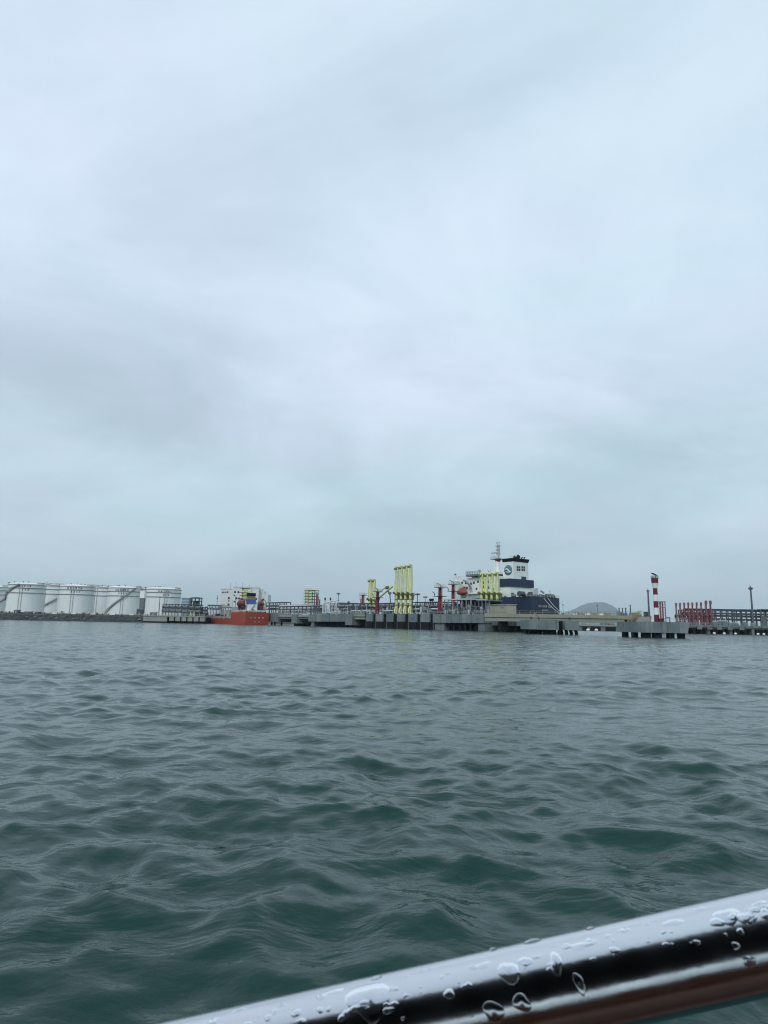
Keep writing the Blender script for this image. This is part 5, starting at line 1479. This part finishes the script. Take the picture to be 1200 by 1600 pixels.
# ---- mooring dolphin
DF = WF
YD = 183.0
def dx(px): return wx(px, YD)
def dz(px, py): return wz(px, py, YD)
t = thing('mooring_dolphin', WF, (dx(858), YD + 5, 0), 'grey concrete mooring dolphin on dark piles under the footbridge', 'dolphin')
zt, zb_ = dz(845, 968.6), dz(845, 983.6)
MB().box(dx(826), dx(838), YD + .02, YD + 11, zb_, zt).build('cap_block', 'concrete', t)
MB().box(dx(838) + .03, dx(873), YD, YD + 11, zb_ - .05, zt + .06).build('cap_block', 'concrete', t)
MB().box(dx(873), dx(883.5), YD + 3, YD + 10.5, zb_ + .1, zt - .2).build('recess_block', 'concrete_wet_shade', t)  # near-black colour paints the shade in the gap between blocks
MB().box(dx(883.5), dx(905), YD + .1, YD + 9, zb_, zt - .02).build('cap_block', 'concrete', t)
for i, (p, lean) in enumerate(((830, 0), (834, 0), (840.5, 0), (846, 0), (853, .4), (861, -.5), (876.5, -.3), (887, .5), (902, .9))):
    for o in (2.0, 7):
        MB().tube([(dx(p) + lean * 1.2, YD + o - .4, -3), (dx(p), YD + o, zb_ + .05)], .48, 10).build('pile', 'concrete_wet_shade', t, True)
c = dx(824)
for i, p in enumerate((832, 845, 893)):
    b = thing('bollard', WF, (dx(p), YD + 2, zt), ('dark bollard on the left part of the mooring dolphin', 'tilted mooring hook on the middle of the mooring dolphin', 'dark bollard on the right part of the mooring dolphin')[i], 'bollard')
    MB().lathe((dx(p), YD + 2, zt), [(.35, 0), (.25, .15), (.25, .55), (.42, .65), (.42, .8), (.2, .9)], 12).build('post', 'dark_steel', b)
    MB().box(dx(p) - .5, dx(p) + .5, YD + 1.5, YD + 2.5, zt, zt + .08).build('foot_plate', 'mid_steel', b)
    if i == 1: MB().beam((dx(p) - 1.4, YD + 2, zt + 2.0), (dx(p) + .4, YD + 1.6, zt + .4), .5, .35).build('hook_arm', 'brown_stair', b)
mb = MB(); mb.rail([(dx(827), YD + .4, zt), (dx(838), YD + .4, zt)], 1.0, .03, 1.6); mb.build('railing', 'beige_paint', t)

# ---- beacon platform
YP = 150.0
def px_(p, o=0): return wx(p, YP + o)
def pz_(p, y): return wz(p, y, YP)
zt, zb_ = pz_(1020, 971.6), pz_(1020, 988.6)
t = thing('beacon_platform', WF, (px_(1020), YP + 5, 0), 'grey concrete platform on dark stub piles below the striped beacon', 'platform')
xa, xb, xc_ = px_(964, 3.5), px_(998), px_(1078)
cuts = [998, 1009, 1021, 1034, 1047, 1062, 1078]
for i in range(6):
    a, b = px_(cuts[i]) + (.012 if i else 0), px_(cuts[i + 1]) - .012
    zz = zt + (.04 if i % 2 else 0)
    bb = b - (.6 if i == 5 else 0)
    MB().hexa([(a, YP + .03 * (i % 2), zb_), (bb, YP + .03 * (i % 2), zb_), (bb, YP + 14, zb_), (a, YP + 14, zb_), (a, YP + .03 * (i % 2), zz), (b, YP + .03 * (i % 2), zz), (b, YP + 14, zz), (a, YP + 14, zz)]).build('face_block', CONC[i % 7], t)
for q_ in (3.6, 9.6):
    MB().box(xb + .1, xb + 1.2, YP + q_, YP + q_ + 1.6, -3, zb_ + .05).build('pile', 'concrete_wet_shade', t)
for p, w in ((1012, 1.75), (1029, 1.75), (1050.5, 1.3), (1067.5, 1.2)):
    MB().hexa([(px_(p) - w / 2 + .1, YP + .9, -3), (px_(p) + w / 2 + .1, YP + .9, -3), (px_(p) + w / 2 + .1, YP + 2.4, -3), (px_(p) - w / 2 + .1, YP + 2.4, -3), (px_(p) - w / 2, YP + .6, zb_ + .05), (px_(p) + w / 2, YP + .6, zb_ + .05), (px_(p) + w / 2, YP + 2.2, zb_ + .05), (px_(p) - w / 2, YP + 2.2, zb_ + .05)]).build('pile', 'concrete_wet_shade', t)
    MB().tube([(px_(p) + .2, YP + 8, -3), (px_(p), YP + 8, zb_ + .05)], .5, 10).build('pile', 'concrete_wet_shade', t, True)

# striped beacon
Yb = YP + 5.0; xb_ = wx(1026.6, Yb)
rows = [(971.5, 960.5, 'light_red', .60, .58), (960.5, 949.6, 'light_white', .58, .56), (949.6, 939.4, 'light_red', .56, .54), (939.4, 929.2, 'light_white', .54, .52), (929.2, 919.2, 'light_red', .52, .51), (919.2, 911, 'light_white', .51, .72), (911, 904.0, 'light_red', .78, .80)]
t = thing('beacon_tower', WF, (xb_, Yb, zt), 'red and white banded beacon tower with a solar panel on top', 'beacon')
for i, (yb, ya, m, r0, r1) in enumerate(rows):
    z0_, z1_ = wz(1026, yb, Yb), wz(1026, ya, Yb)
    if i == 0: z0_ = zt
    MB().lathe((xb_, Yb, 0), [(r0, z0_ + .003), (r1, z1_ - .003)], 24).build('band', m, t, True)
z1_ = wz(1026, 904, Yb)
gal = MB().lathe((xb_, Yb, z1_), [(.88, 0), (.88, .1)], 24).build('gallery', 'mid_steel', t)
mb = MB(); pts = [(xb_ + .82 * math.cos(a), Yb + .82 * math.sin(a), z1_ + .1) for a in [k * math.pi / 6 for k in range(13)]]
mb.rail(pts, .55, .025, .5); mb.build('railing', 'pale_steel', gal)
MB().lathe((xb_ + .25, Yb, z1_ + .1), [(.14, 0), (.14, .25), (.2, .3), (.18, .5), (.05, .6)], 12).build('lantern', 'mid_steel', gal)
MB().tube([(xb_ - .1, Yb, z1_ + .1), (xb_ - .1, Yb, z1_ + 1.0)], .05, 6).build('panel_post', 'pale_steel', gal)
MB().beam((xb_ - .62, Yb, z1_ + 1.28), (xb_ + .55, Yb, z1_ + .75), .95, .12).build('solar_panel', 'black', gal)
MB().box(xb_ - .7, xb_ - .58, Yb - .8, Yb - .3, z1_ + .1, z1_ + .45).build('box', 'mid_steel', gal)
MB().box(xb_ - .3, xb_ + .3, Yb - .68, Yb - .55, zt, zt + 1.5).build('door', 'dark_red', t)
# red pieces at the beacon's foot
c = px_(1033.5, 4)
b = thing('valve_chest', WF, (c, YP + 4, zt), 'dull red chest at the foot of the striped beacon', 'chest')
MB().box(c - .5, c + .55, YP + 3.6, YP + 4.6, zt, zt + .75).build('housing', 'light_red', b); MB().box(c - .58, c + .62, YP + 3.5, YP + 4.7, zt + .75, zt + .85).build('lid', 'dark_red', b)
# lamp pole beside
xp = px_(1015.2); zt2 = wz(1011.3, 921.5, YP + 7)
t = thing('lamp_pole', WF, (xp, YP + 7, zt), 'dark grey pole left of the striped beacon', 'lamp pole')
xp = wx(1015.0, YP + 7)
MB().tube([(xp, YP + 7, zt), (xp, YP + 7, zt2)], [.26, .17], 10).build('pole', 'mast_grey', t, True)
MB().lathe((xp, YP + 7, zt), [(.34, 0), (.3, 1.6)], 10).build('sleeve', 'rust_red', t)
mb = MB(); mb.rail([(xp + .35 * math.cos(a), YP + 7 + .35 * math.sin(a), zt2 - .6) for a in [k * math.pi / 4 for k in range(9)]], .5, .02, .3); mb.build('lamp_ring', 'mid_steel', t)
MB().tube([(xp - .1, YP + 7, zt2), (xp - .1, YP + 7, zt2 + .5)], .03, 5).build('spike', 'mid_steel', t)
# stair from the bridge down to the platform
c0 = BF.w((bt(1002, .5), .5, zB[0])); s0 = Vector((wx(1001, 163), 163, wz(1001, 961.5, 163))); s1 = Vector((wx(984.5, YP + 6), YP + 6, zt))
t = thing('access_stair', WF, tuple(s1), 'brown stair with yellow rails from the footbridge down to the beacon platform', 'stair')
for dy in (-.7, .7): MB().beam(s0 + Vector((0, dy, 0)), s1 + Vector((0, dy, .1)), .14, .5).build('stringer', 'brown_stair', t)
n = 12
for k in range(n):
    c = s1.lerp(s0, (k + .5) / n); MB().box(c.x - .22, c.x + .22, c.y - .65, c.y + .65, c.z, c.z + .08).build('tread', 'brown_stair', t)
mb = MB()
for dy in (-.7, .7): mb.rail([s1 + Vector((0, dy, .2)), s0 + Vector((0, dy, .2))], 1.0, .035, .8)
mb.build('handrail', 'yellow_box', t)
t = thing('stair_landing', WF, (px_(1006), YP + 9, zt), 'pale stepped concrete landing between the stair and the dark pole', 'landing')
for k in range(4):
    a = px_(995 + 2.2 * k, 6); MB().box(a, px_(1017, 6), YP + 6.2 + .01 * k, YP + 8.5, zt + .30 * k + .06, zt + .30 * (k + 1) + .05).build('step', 'concrete_pale', t)
# yellow barrier left on the platform
t = thing('barrier', WF, (px_(978, 11), YP + 11, zt), 'yellow barrier rail with a dark box on the left of the beacon platform', 'barrier')
mb = MB(); mb.rail([(px_(972.5, 11), YP + 11, zt - .05), (px_(985, 11), YP + 11, zt - .05)], .75, .05, .6, 3); mb.build('rail_bars', 'yellow_box', t)
MB().box(px_(978, 10.6) - .25, px_(978, 10.6) + .3, YP + 10.4, YP + 10.8, zt - .05, zt + .5).build('box', 'black', t)
mb = MB(); mb.rail([(px_(1040), YP + .5, zt + .04), (px_(1076), YP + .5, zt + .04)], .8, .02, 1.2, 2)
t = thing('guard_rail', WF, (px_(1058), YP + .5, zt), 'thin pale guard rail along the right of the beacon platform', 'railing')
mb.build('rail_bars', 'pale_steel', t)

# ================================================================== FAR JETTY (right)
YR = 340.0
def rx_(p, o=0): return wx(p, YR + o)
zr1, zr0 = wz(1130, 976.8, YR), wz(1130, 982.2, YR)
t = thing('far_jetty', WF, (rx_(1140), YR, 0), 'grey concrete far jetty on dark piers carrying the dull red arms', 'jetty')
xa, xb = rx_(1036), rx_(1215)
MB().box(xa, xb, YR, YR + 30, zr1 - 1.1, zr1).build('deck', 'concrete', t)
MB().box(xa, xb, YR + .5, YR + 29, zr0, zr1 - 1.1).build('cross_beam', 'concrete', t)
MB().box(xa + 1, xb, YR + 7, YR + 28, -2, zr0).build('shade_backing', 'concrete_wet_shade', t)  # near-black backing for the shade beneath the far deck
for i in range(16):
    a = xa + 1 + (xb - xa - 2) * i / 15
    MB().box(a - .7, a + .7, YR + .8, YR + 4, -2, zr0).build('pier', 'concrete_wet_shade' if i % 3 else 'concrete', t)
for i, p in enumerate((1092, 1108, 1123, 1140, 1158)):
    MB().box(rx_(p) - 1.2, rx_(p) + 1.2, YR - .7, YR - .02, zr0 - .6, zr1 - .6).build('fender_panel', 'concrete', t)
mb = MB(); mb.rail([(xa, YR + .3, zr1), (xb, YR + .3, zr1)], 1.1, .05, 2.5); mb.build('railing', 'grey_steel', t)
for i, p in enumerate((1113, 1128.5, 1146, 1181, 1190)):
    c = Vector((rx_(p), YR - 1.4, .35))
    b = thing('float_buoy', WF, tuple(c), 'small white float at the waterline of the far jetty, %s from the left' % ('first', 'second', 'third', 'fourth', 'fifth')[i], 'buoy', 'white floats along the far jetty')
    MB().ellipsoid(tuple(c), (.75, .6, .55), 12, 8).build('float', 'white_paint', b, True)
    MB().tube([(c.x, c.y, c.z + .4), (c.x, c.y + .9, zr0)], .06, 5).build('line', 'mid_steel', b)
G4 = 'dull red loading arms on the far jetty'
for i, (p, pt_) in enumerate(((1058.0, 943.2), (1064.2, 943), (1070.8, 942.6), (1077.2, 942.4), (1083.6, 942.4), (1090.4, 942.2), (1097.2, 942.2), (1105.0, 939.8), (1112.0, 939.8))):
    Y = YR + 6
    loading_arm(WF, p, Y, zr1, wz(p, 962, Y), wz(p, pt_, Y), 'dull red loading arm on the far jetty, %s of nine from the left' % ('first', 'second', 'third', 'fourth', 'fifth', 'sixth', 'seventh', 'eighth', 'ninth')[i], G4, body='rust_red', dark='rust_red', s=(.8 if i < 7 else 1.0), foot='rust_red')
zl = [wz(1092, y, YR + 8.5) for y in (967, 960, 954)]
pipe_rack(WF, 1069, 1115, YR + 8.5, YR + 10.5, zr1, zl, 8, 'dull red service gantry standing behind the nine red arms', post='rust_red', beam='rust_red', pipes=[(1, .5, .3, 'rust_red')], pt=.4, name='arm_gantry', cat='platform', brace=4)
zl = [wz(1140, y, YR + 12) for y in (968.5, 963.2, 959, 954.2)]
pipe_rack(WF, 1072, 1158, YR + 12, YR + 20, zr1, zl, 9, 'long open steel pipe rack behind the dull red arms', post='dark_steel', pipes=[(0, .2, .3, 'mid_steel'), (1, .3, .35, 'mid_steel'), (1, .8, .3, 'dark_steel'), (2, .5, .25, 'mid_steel'), (3, .1, .35, 'dark_steel')], pt=.45)
zl = [wz(1180, y, YR + 12) for y in (969.5, 964.2, 960, 955)]
pipe_rack(WF, 1160, 1214, YR + 12, YR + 22, zr1, zl, 7, 'open steel pipe rack around the tall mast at the right edge', post='dark_steel', pipes=[(0, .2, .3, 'mid_steel'), (1, .3, .35, 'mid_steel'), (2, .5, .25, 'mid_steel'), (3, .1, .4, 'dark_steel'), (3, .7, .4, 'dark_steel')], pt=.45)
shz = wz(1190, 951.8, YR + 8)
t = thing('pump_shelter', WF, (rx_(1196, 8), YR + 8, zr1), 'dark roofed shelter in the pipe rack at the right edge', 'shelter')
MB().box(rx_(1190, 8), rx_(1212, 8), YR + 6, YR + 11, shz - .5, shz).build('roof', 'dark_steel', t)
for p in (1190.5, 1195, 1199, 1204, 1208): MB().beam((rx_(p, 7), YR + 7, zr1), (rx_(p, 7), YR + 7, shz), .35, .35).build('post', 'mid_steel', t)
for p in (1193, 1197, 1202): MB().tube([(rx_(p, 8), YR + 8, zr1), (rx_(p, 8), YR + 8, wz(p, 962, YR + 8))], .4, 8).build('riser_pipe', 'mid_steel', t, True)
Y = YR + 4; xm_ = wx(1177.3, Y)
t = thing('signal_mast', WF, (xm_, Y, zr1), 'tall dark mast at the right edge of the far jetty', 'mast')
zt = wz(1170.5, 916, Y)
MB().tube([(xm_, Y, zr1), (xm_, Y, zt)], [.62, .36], 12).build('pole', 'mast_grey', t, True)
MB().lathe((xm_, Y, wz(1171, 921.5, Y)), [(.4, 0), (1.0, .1), (1.0, .4), (.4, .5)], 12).build('platform', 'mast_grey', t)
for s in (-.8, .8): MB().box(xm_ + s - .3, xm_ + s + .3, Y - .3, Y + .3, wz(1171, 920, Y), wz(1171, 918, Y)).build('floodlight', 'dark_steel', t)
MB().tube([(xm_ - .2, Y, zt), (xm_ - .2, Y, zt + 1.4)], .08, 5).build('spike', 'mast_grey', t)
MB().lathe((xm_, Y, zr1), [(1.4, 0), (1.4, 1.0), (.7, 1.6)], 12).build('plinth', 'concrete', t)
r = random.Random(71)
for i, p in enumerate((1118, 1126, 1133, 1143, 1152, 1165)):
    Y = YR + 3; c = rx_(p, 3); w = r.uniform(1.0, 1.9); h = r.uniform(1.2, 2.6)
    b = thing('pump_unit', WF, (c, Y, zr1), 'grey pump unit on the far jetty deck, %s right of the red arms' % ('first', 'second', 'third', 'fourth', 'fifth', 'sixth')[i], 'pump', 'pump units on the far jetty')
    MB().box(c - w, c + w, Y, Y + 2, zr1, zr1 + h * .6).build('bed', 'mid_steel', b)
    MB().tube([(c - w * .8, Y + 1, zr1 + h * .8), (c + w * .8, Y + 1, zr1 + h * .8)], .6, 10).build('motor', 'grey_steel', b, True)
    MB().tube([(c + w * .5, Y + .8, zr1), (c + w * .5, Y + .8, zr1 + h + .8)], .2, 8).build('riser_pipe', 'pale_steel', b, True)
# pink lattice tower
Y = YR - 30; xa, xb = wx(1032.5, Y), wx(1040.8, Y); zb_ = 0
zt = wz(1036, 940.5, Y)
t = thing('lattice_tower', WF, ((xa + xb) / 2, Y, 0), 'red and white lattice tower right behind the striped beacon', 'lattice tower')
xm2 = (xa + xb) / 2
for xx in (xa, xm2, xb):
    for dy in (0, 2.5): MB().beam((xx, Y + dy, 3), (xx, Y + dy, zt), .34 if xx != xm2 else .5, .34).build('post', 'rust_red', t)
k = 9
for i in range(k + 1):
    zz = 3 + (zt - 3) * i / k; MB().beam((xa, Y, zz), (xb, Y, zz), .22, .26).build('cross_bar', 'rust_red' if i % 2 else 'pink_cage', t)
    if i < k:
        z2 = 3 + (zt - 3) * (i + 1) / k; MB().beam((xa, Y + 2.5, zz), (xm2, Y + 2.5, z2), .14, .14).build('brace', 'pink_cage', t); MB().beam((xb, Y + 2.5, zz), (xm2, Y + 2.5, z2), .14, .14).build('brace', 'pink_cage', t)
MB().box(xa - .4, xb + .4, Y - .4, Y + 3, zt, zt + .3).build('top_platform', 'grey_steel', t)
MB().box(xa - 3, xb + 6, Y - 1, Y + 8, 1.2, 3).build('footing', 'concrete', t)
for i in range(4): MB().tube([(xa - 2 + i * 3.4, Y + 1, -3), (xa - 2 + i * 3.4, Y + 1, 1.25)], .5, 8).build('pile', 'concrete_wet_shade', t, True)
MB().beam((xb + .4, Y + 1, wz(1045, 965.3, Y)), (wx(1049, Y), Y + 1, wz(1045, 965.3, Y)), .5, .5).build('outrigger', 'dark_steel', t)
MB().beam((wx(1048.5, Y), Y + 1, 2.5), (wx(1048.5, Y), Y + 1, wz(1045, 965.3, Y)), .4, .4).build('outrigger_post', 'dark_steel', t)

# ---- far pier seen under the footbridge
Y = 430.0
z1_ = wz(935, 976.2, Y); z0_ = wz(935, 983.0, Y)
t = thing('far_pier', WF, (wx(940, Y), Y, 0), 'pale far pier seen under the footbridge left of the beacon platform', 'pier')
xa, xb = wx(895, Y), wx(1040, Y)
MB().box(xa, xb, Y, Y + 14, z1_ - 1.0, z1_).build('deck', 'concrete_pale', t)
MB().box(xa + .5, xb - .5, Y + .6, Y + 13, -2, z1_ - 1.0).build('pier_wall', 'concrete', t)
for (a, b) in ((910, 919), (922.5, 938.5), (946, 962)): MB().box(wx(a, Y), wx(b, Y), Y + .3, Y + .58, -.5, z1_ - 1.3).build('opening_shade', 'concrete_wet_shade', t)  # solid near-black panels painting the shade of openings
for (a, b, py) in ((912, 917, 974.2), (941, 945, 973.5), (948.5, 950, 971.5), (953, 962, 974)):
    MB().box(wx(a, Y), wx(b, Y), Y + 2, Y + 5, z1_, wz(a, py, Y)).build('deck_box', 'mid_steel', t)
for i, p in enumerate((917.5, 930.4)):
    c = Vector((wx(p, Y), Y - 1.2, .5))
    b = thing('float_buoy', WF, tuple(c), 'white float against the far pier under the footbridge, %s one' % ('left', 'right')[i], 'buoy', 'white floats at the far pier')
    MB().ellipsoid(tuple(c), (1.2, .9, .9), 12, 8).build('float', 'white_paint', b, True)
    MB().tube([(c.x, c.y + .3, c.z + .6), (c.x, c.y + 1.1, z1_ - 1)], .06, 5).build('line', 'mid_steel', b)

# ================================================================== OWN BOAT
RD = 0.34
def camp(px, py, depth): return Vector((0, 0, EYE)) + (RC @ Vector(((px - CX) / F, (CY - py) / F, -1.0))) * depth
sl = -0.2217
def rail_c(px): return camp(px, 1470 + (1200 - px) * -sl, RD)
RR = 0.0225
boat = thing('passenger_boat', WF, (0, -1.2, 0), 'wet passenger boat the view is taken from, its polished rail crossing the corner', 'boat')
ra, rb = rail_c(-3000), rail_c(5200)
ra2, rb2 = rail_c(-600), rail_c(2600)
# polished steel
m = bpy.data.materials.new('polished_steel'); m.use_nodes = True
nn, ll = m.node_tree.nodes, m.node_tree.links; b = nn['Principled BSDF']
b.inputs['Base Color'].default_value = (0.74, 0.73, 0.76, 1); b.inputs['Metallic'].default_value = 1.0
tcn = nn.new('ShaderNodeTexCoord'); nz = nn.new('ShaderNodeTexNoise'); nz.inputs['Scale'].default_value = 55; nz.inputs['Detail'].default_value = 4
ll.new(tcn.outputs['Object'], nz.inputs['Vector'])
mr = nn.new('ShaderNodeMapRange'); mr.inputs['To Min'].default_value = .10; mr.inputs['To Max'].default_value = .26; ll.new(nz.outputs['Fac'], mr.inputs['Value']); ll.new(mr.outputs[0], b.inputs['Roughness'])
bp = nn.new('ShaderNodeBump'); bp.inputs['Strength'].default_value = .10; bp.inputs['Distance'].default_value = .003; ll.new(nz.outputs['Fac'], bp.inputs['Height']); ll.new(bp.outputs[0], b.inputs['Normal'])
MATS['polished_steel'] = m
rail = MB().tube([ra, ra2, rb2, rb], RR, 48).build('guard_rail', 'polished_steel', boat, True, label='wet polished steel rail crossing the lower right corner')
for k, px in enumerate((-2400, 4400)):
    p = rail_c(px); MB().tube([p, Vector((p.x, p.y, 1.0))], .016, 12).build('stanchion', 'polished_steel', boat, True)
XL, XR = -3.6, 3.8
hp = [(-3.6, -2.7), (3.8, -2.7), (4.6, -1.2), (3.8, .30), (-3.6, .30)]
mb = MB()
ring = lambda z, s: [(p[0] * s, -1.2 + (p[1] + 1.2) * s, z) for p in hp]
a, c_ = ring(-.5, .9), ring(1.05, 1.0); n = len(hp)
mb.add(a + c_, [tuple(range(n - 1, -1, -1))] + [(i, (i + 1) % n, n + (i + 1) % n, n + i) for i in range(n)]); mb.build('hull', 'hull_cream', boat)
mb = MB().prism([(p[0] * .98, -1.2 + (p[1] + 1.2) * .96) for p in hp], .45, .52); mb.build('deck', 'deck_brown', boat)
mb = MB()
for i in range(n):
    p, q = c_[i], c_[(i + 1) % n]; mb.beam(p, q, .14, .08)
mb.build('gunwale', 'varnish', boat)
MB().box(XL, XR, -2.6, .15, 2.62, 2.70).build('canopy', 'canvas', boat)
MB().box(XL, XR, -2.62, -2.56, 2.25, 2.62).build('canopy_valance', 'canvas', boat)
for xx in (-3.4, -1.2, 1.2, 3.4): MB().tube([(xx, -2.55, .5), (xx, -2.55, 2.62)], .025, 10).build('canopy_post', 'polished_steel', boat, True)
for xx in (-3.5, 3.5): MB().tube([(xx, -.02, .5), (xx, -.02, 2.62)], .025, 10).build('canopy_post', 'polished_steel', boat, True)
MB().box(-3.0, 3.0, -2.4, -1.9, .52, .95).build('bench', 'varnish', boat)
MB().box(-3.0, 3.0, -2.5, -2.42, .95, 1.45).build('bench_back', 'varnish', boat)

# ---- water on the rail
wm = bpy.data.materials.new('rain_water'); wm.use_nodes = True
b = wm.node_tree.nodes['Principled BSDF']; b.inputs['Base Color'].default_value = (.95, .97, 1, 1)
b.inputs['Transmission Weight'].default_value = 1.0; b.inputs['IOR'].default_value = 1.33; b.inputs['Roughness'].default_value = 0.0
MATS['rain_water'] = wm
axis = (rb - ra).normalized(); EYEV = Vector((0, 0, EYE))


def on_rail(px, py):
    d = ray(px, py).normalized(); w0 = EYEV - ra
    dp_, wp = d - axis * d.dot(axis), w0 - axis * w0.dot(axis)
    A, B, C = dp_.dot(dp_), 2 * dp_.dot(wp), wp.dot(wp) - RR * RR
    D = B * B - 4 * A * C
    if D < 0: s = -B / (2 * A)
    else: s = (-B - math.sqrt(D)) / (2 * A)
    p = EYEV + d * s; q = ra + axis * (p - ra).dot(axis)
    return q + (p - q).normalized() * RR, (p - q).normalized(), s


def blob(px, py, w, h, bulge, seed, taper=0.0, mb=None):
    rg = random.Random(seed); p, nrm, s = on_rail(px, py)
    sx = w * s / F / 2; sy = h * s / F / 2
    ty = nrm.cross(axis).normalized()
    if ty.z > 0: ty = -ty                                 # runs downhill round the pipe
    vs, fs = [], []; seg, rings = 20, 7
    ph = [rg.uniform(0, 6.28) for _ in range(3)]
    q0 = p - nrm * RR
    for i in range(rings + 1):
        f = i / rings
        for k in range(seg):
            a = 2 * math.pi * k / seg
            rad = 1 + .16 * math.sin(2 * a + ph[0]) + .09 * math.sin(3 * a + ph[1])
            u = math.cos(a) * sx * rad * (1 - f ** 1.5) ** .55; v = math.sin(a) * sy * rad * (1 - f ** 1.5) ** .55
            v += taper * sy * .5 * (1 - abs(math.cos(a))) * (1 if math.sin(a) > 0 else 0) * (1 - f)
            ang = v / RR
            e = (nrm * math.cos(ang) + ty * math.sin(ang))
            vs.append(q0 + axis * u + e * (RR - .0002 + f * bulge * .75 * min(sx, sy)))
    for i in range(rings):
        for k in range(seg):
            k2 = (k + 1) % seg; fs.append((i * seg + k, i * seg + k2, (i + 1) * seg + k2, (i + 1) * seg + k))
    fs.append(tuple(range(rings * seg, (rings + 1) * seg))); fs.append(tuple(range(seg - 1, -1, -1)))
    mb.add(vs, fs); return p


BIG = [(795, 1519, 30, 36, .9, 0, 'round water drop hanging on the dark side of the rail, lower middle'),
       (868, 1502, 20, 30, .8, .6, 'pointed water drop on the rail just right of the round hanging drop'),
       (576, 1557, 62, 52, .35, 1.0, 'broad tongue of water running over the left part of the rail'),
       (905, 1536, 14, 26, .7, .4, 'slim elongated water drop on the dark band of the rail'),
       (815, 1567, 26, 22, .7, 0, 'water drop on the lower light stripe below the round hanging drop'),
       (772, 1582, 32, 26, .6, 0, 'wide water drop at the bottom edge of the picture'),
       (522, 1549, 38, 10, .5, 0, 'long flat water bead on the upper edge of the rail at left'),
       (832, 1471, 24, 12, .9, 0, 'water bead sticking up from the upper edge of the rail'),
       (1052, 1441, 30, 14, .5, 0, 'flat water bead on the bright top of the rail, right half'),
       (1135, 1430, 34, 26, .45, .8, 'curved patch of water spilling over the right part of the rail'),
       (1165, 1434, 34, 16, .5, .2, 'flat water patch near the right edge of the rail'),
       (910, 1477, 50, 12, .3, .3, 'long curved water streak on the bright top of the rail'),
       (755, 1508, 24, 12, .5, .2, 'flat water bead just left above the round hanging drop'),
       (820, 1501, 24, 14, .5, .3, 'flat water bead just right above the round hanging drop')]
for i, (px, py, w, h, bu, ta, lab) in enumerate(BIG):
    mb = MB(); p = blob(px, py, w * .85, h * .85, bu, 100 + i, ta, mb)
    solo('water_drop', WF, tuple(p), mb, 'rain_water', lab, 'water drop', 'large water drops on the rail', smooth=True)
mb = MB(); rg = random.Random(5)
SM = [(372, 1579, 20, 7), (463, 1583, 12, 10), (500, 1578, 10, 8), (588, 1528, 14, 7), (658, 1517, 12, 6), (635, 1526, 8, 5), (672, 1512, 8, 5), (770, 1484, 12, 8), (838, 1495, 12, 6), (865, 1477, 16, 5), (888, 1479, 12, 6), (922, 1451, 14, 7), (970, 1454, 14, 7), (948, 1463, 12, 6), (1010, 1444, 10, 5), (1092, 1421, 16, 7), (1120, 1441, 18, 12), (1186, 1413, 20, 9), (1196, 1426, 14, 10), (700, 1520, 8, 6), (610, 1545, 8, 6), (440, 1570, 9, 6)]
for i in range(95):
    px = rg.uniform(280, 1210); top = 1397 + (1200 - px) * .2217; q = rg.random() ** 2.2
    SM.append((px, top + rg.uniform(6, 52) if i < 80 else top + rg.uniform(50, 130), 3 + 13 * q, 3 + 7 * q))
for i, (px, py, w, h) in enumerate(SM): blob(px, py, w, h, 1.0, 300 + i, 0, mb)
solo('water_beads', WF, tuple(rail_c(800)), mb, 'rain_water', 'tiny water beads scattered over the wet steel rail', None, kind='stuff', smooth=True)

# ================================================================== HAZE
hz = MB(); hz.box(-10500, 10500, -800, 17000, -4, 620)
hm = bpy.data.materials.new('haze_air'); hm.use_nodes = True
nn, ll = hm.node_tree.nodes, hm.node_tree.links
nn.remove(nn['Principled BSDF'])
pv = nn.new('ShaderNodeVolumePrincipled'); pv.inputs['Color'].default_value = (.78, .92, .98, 1); pv.inputs['Density'].default_value = .00006
ll.new(pv.outputs[0], nn['Material Output'].inputs['Volume'])
hz_o = solo('haze', WF, (0, 0, 0), hz, hm, 'thin pale sea haze', None, kind='stuff')
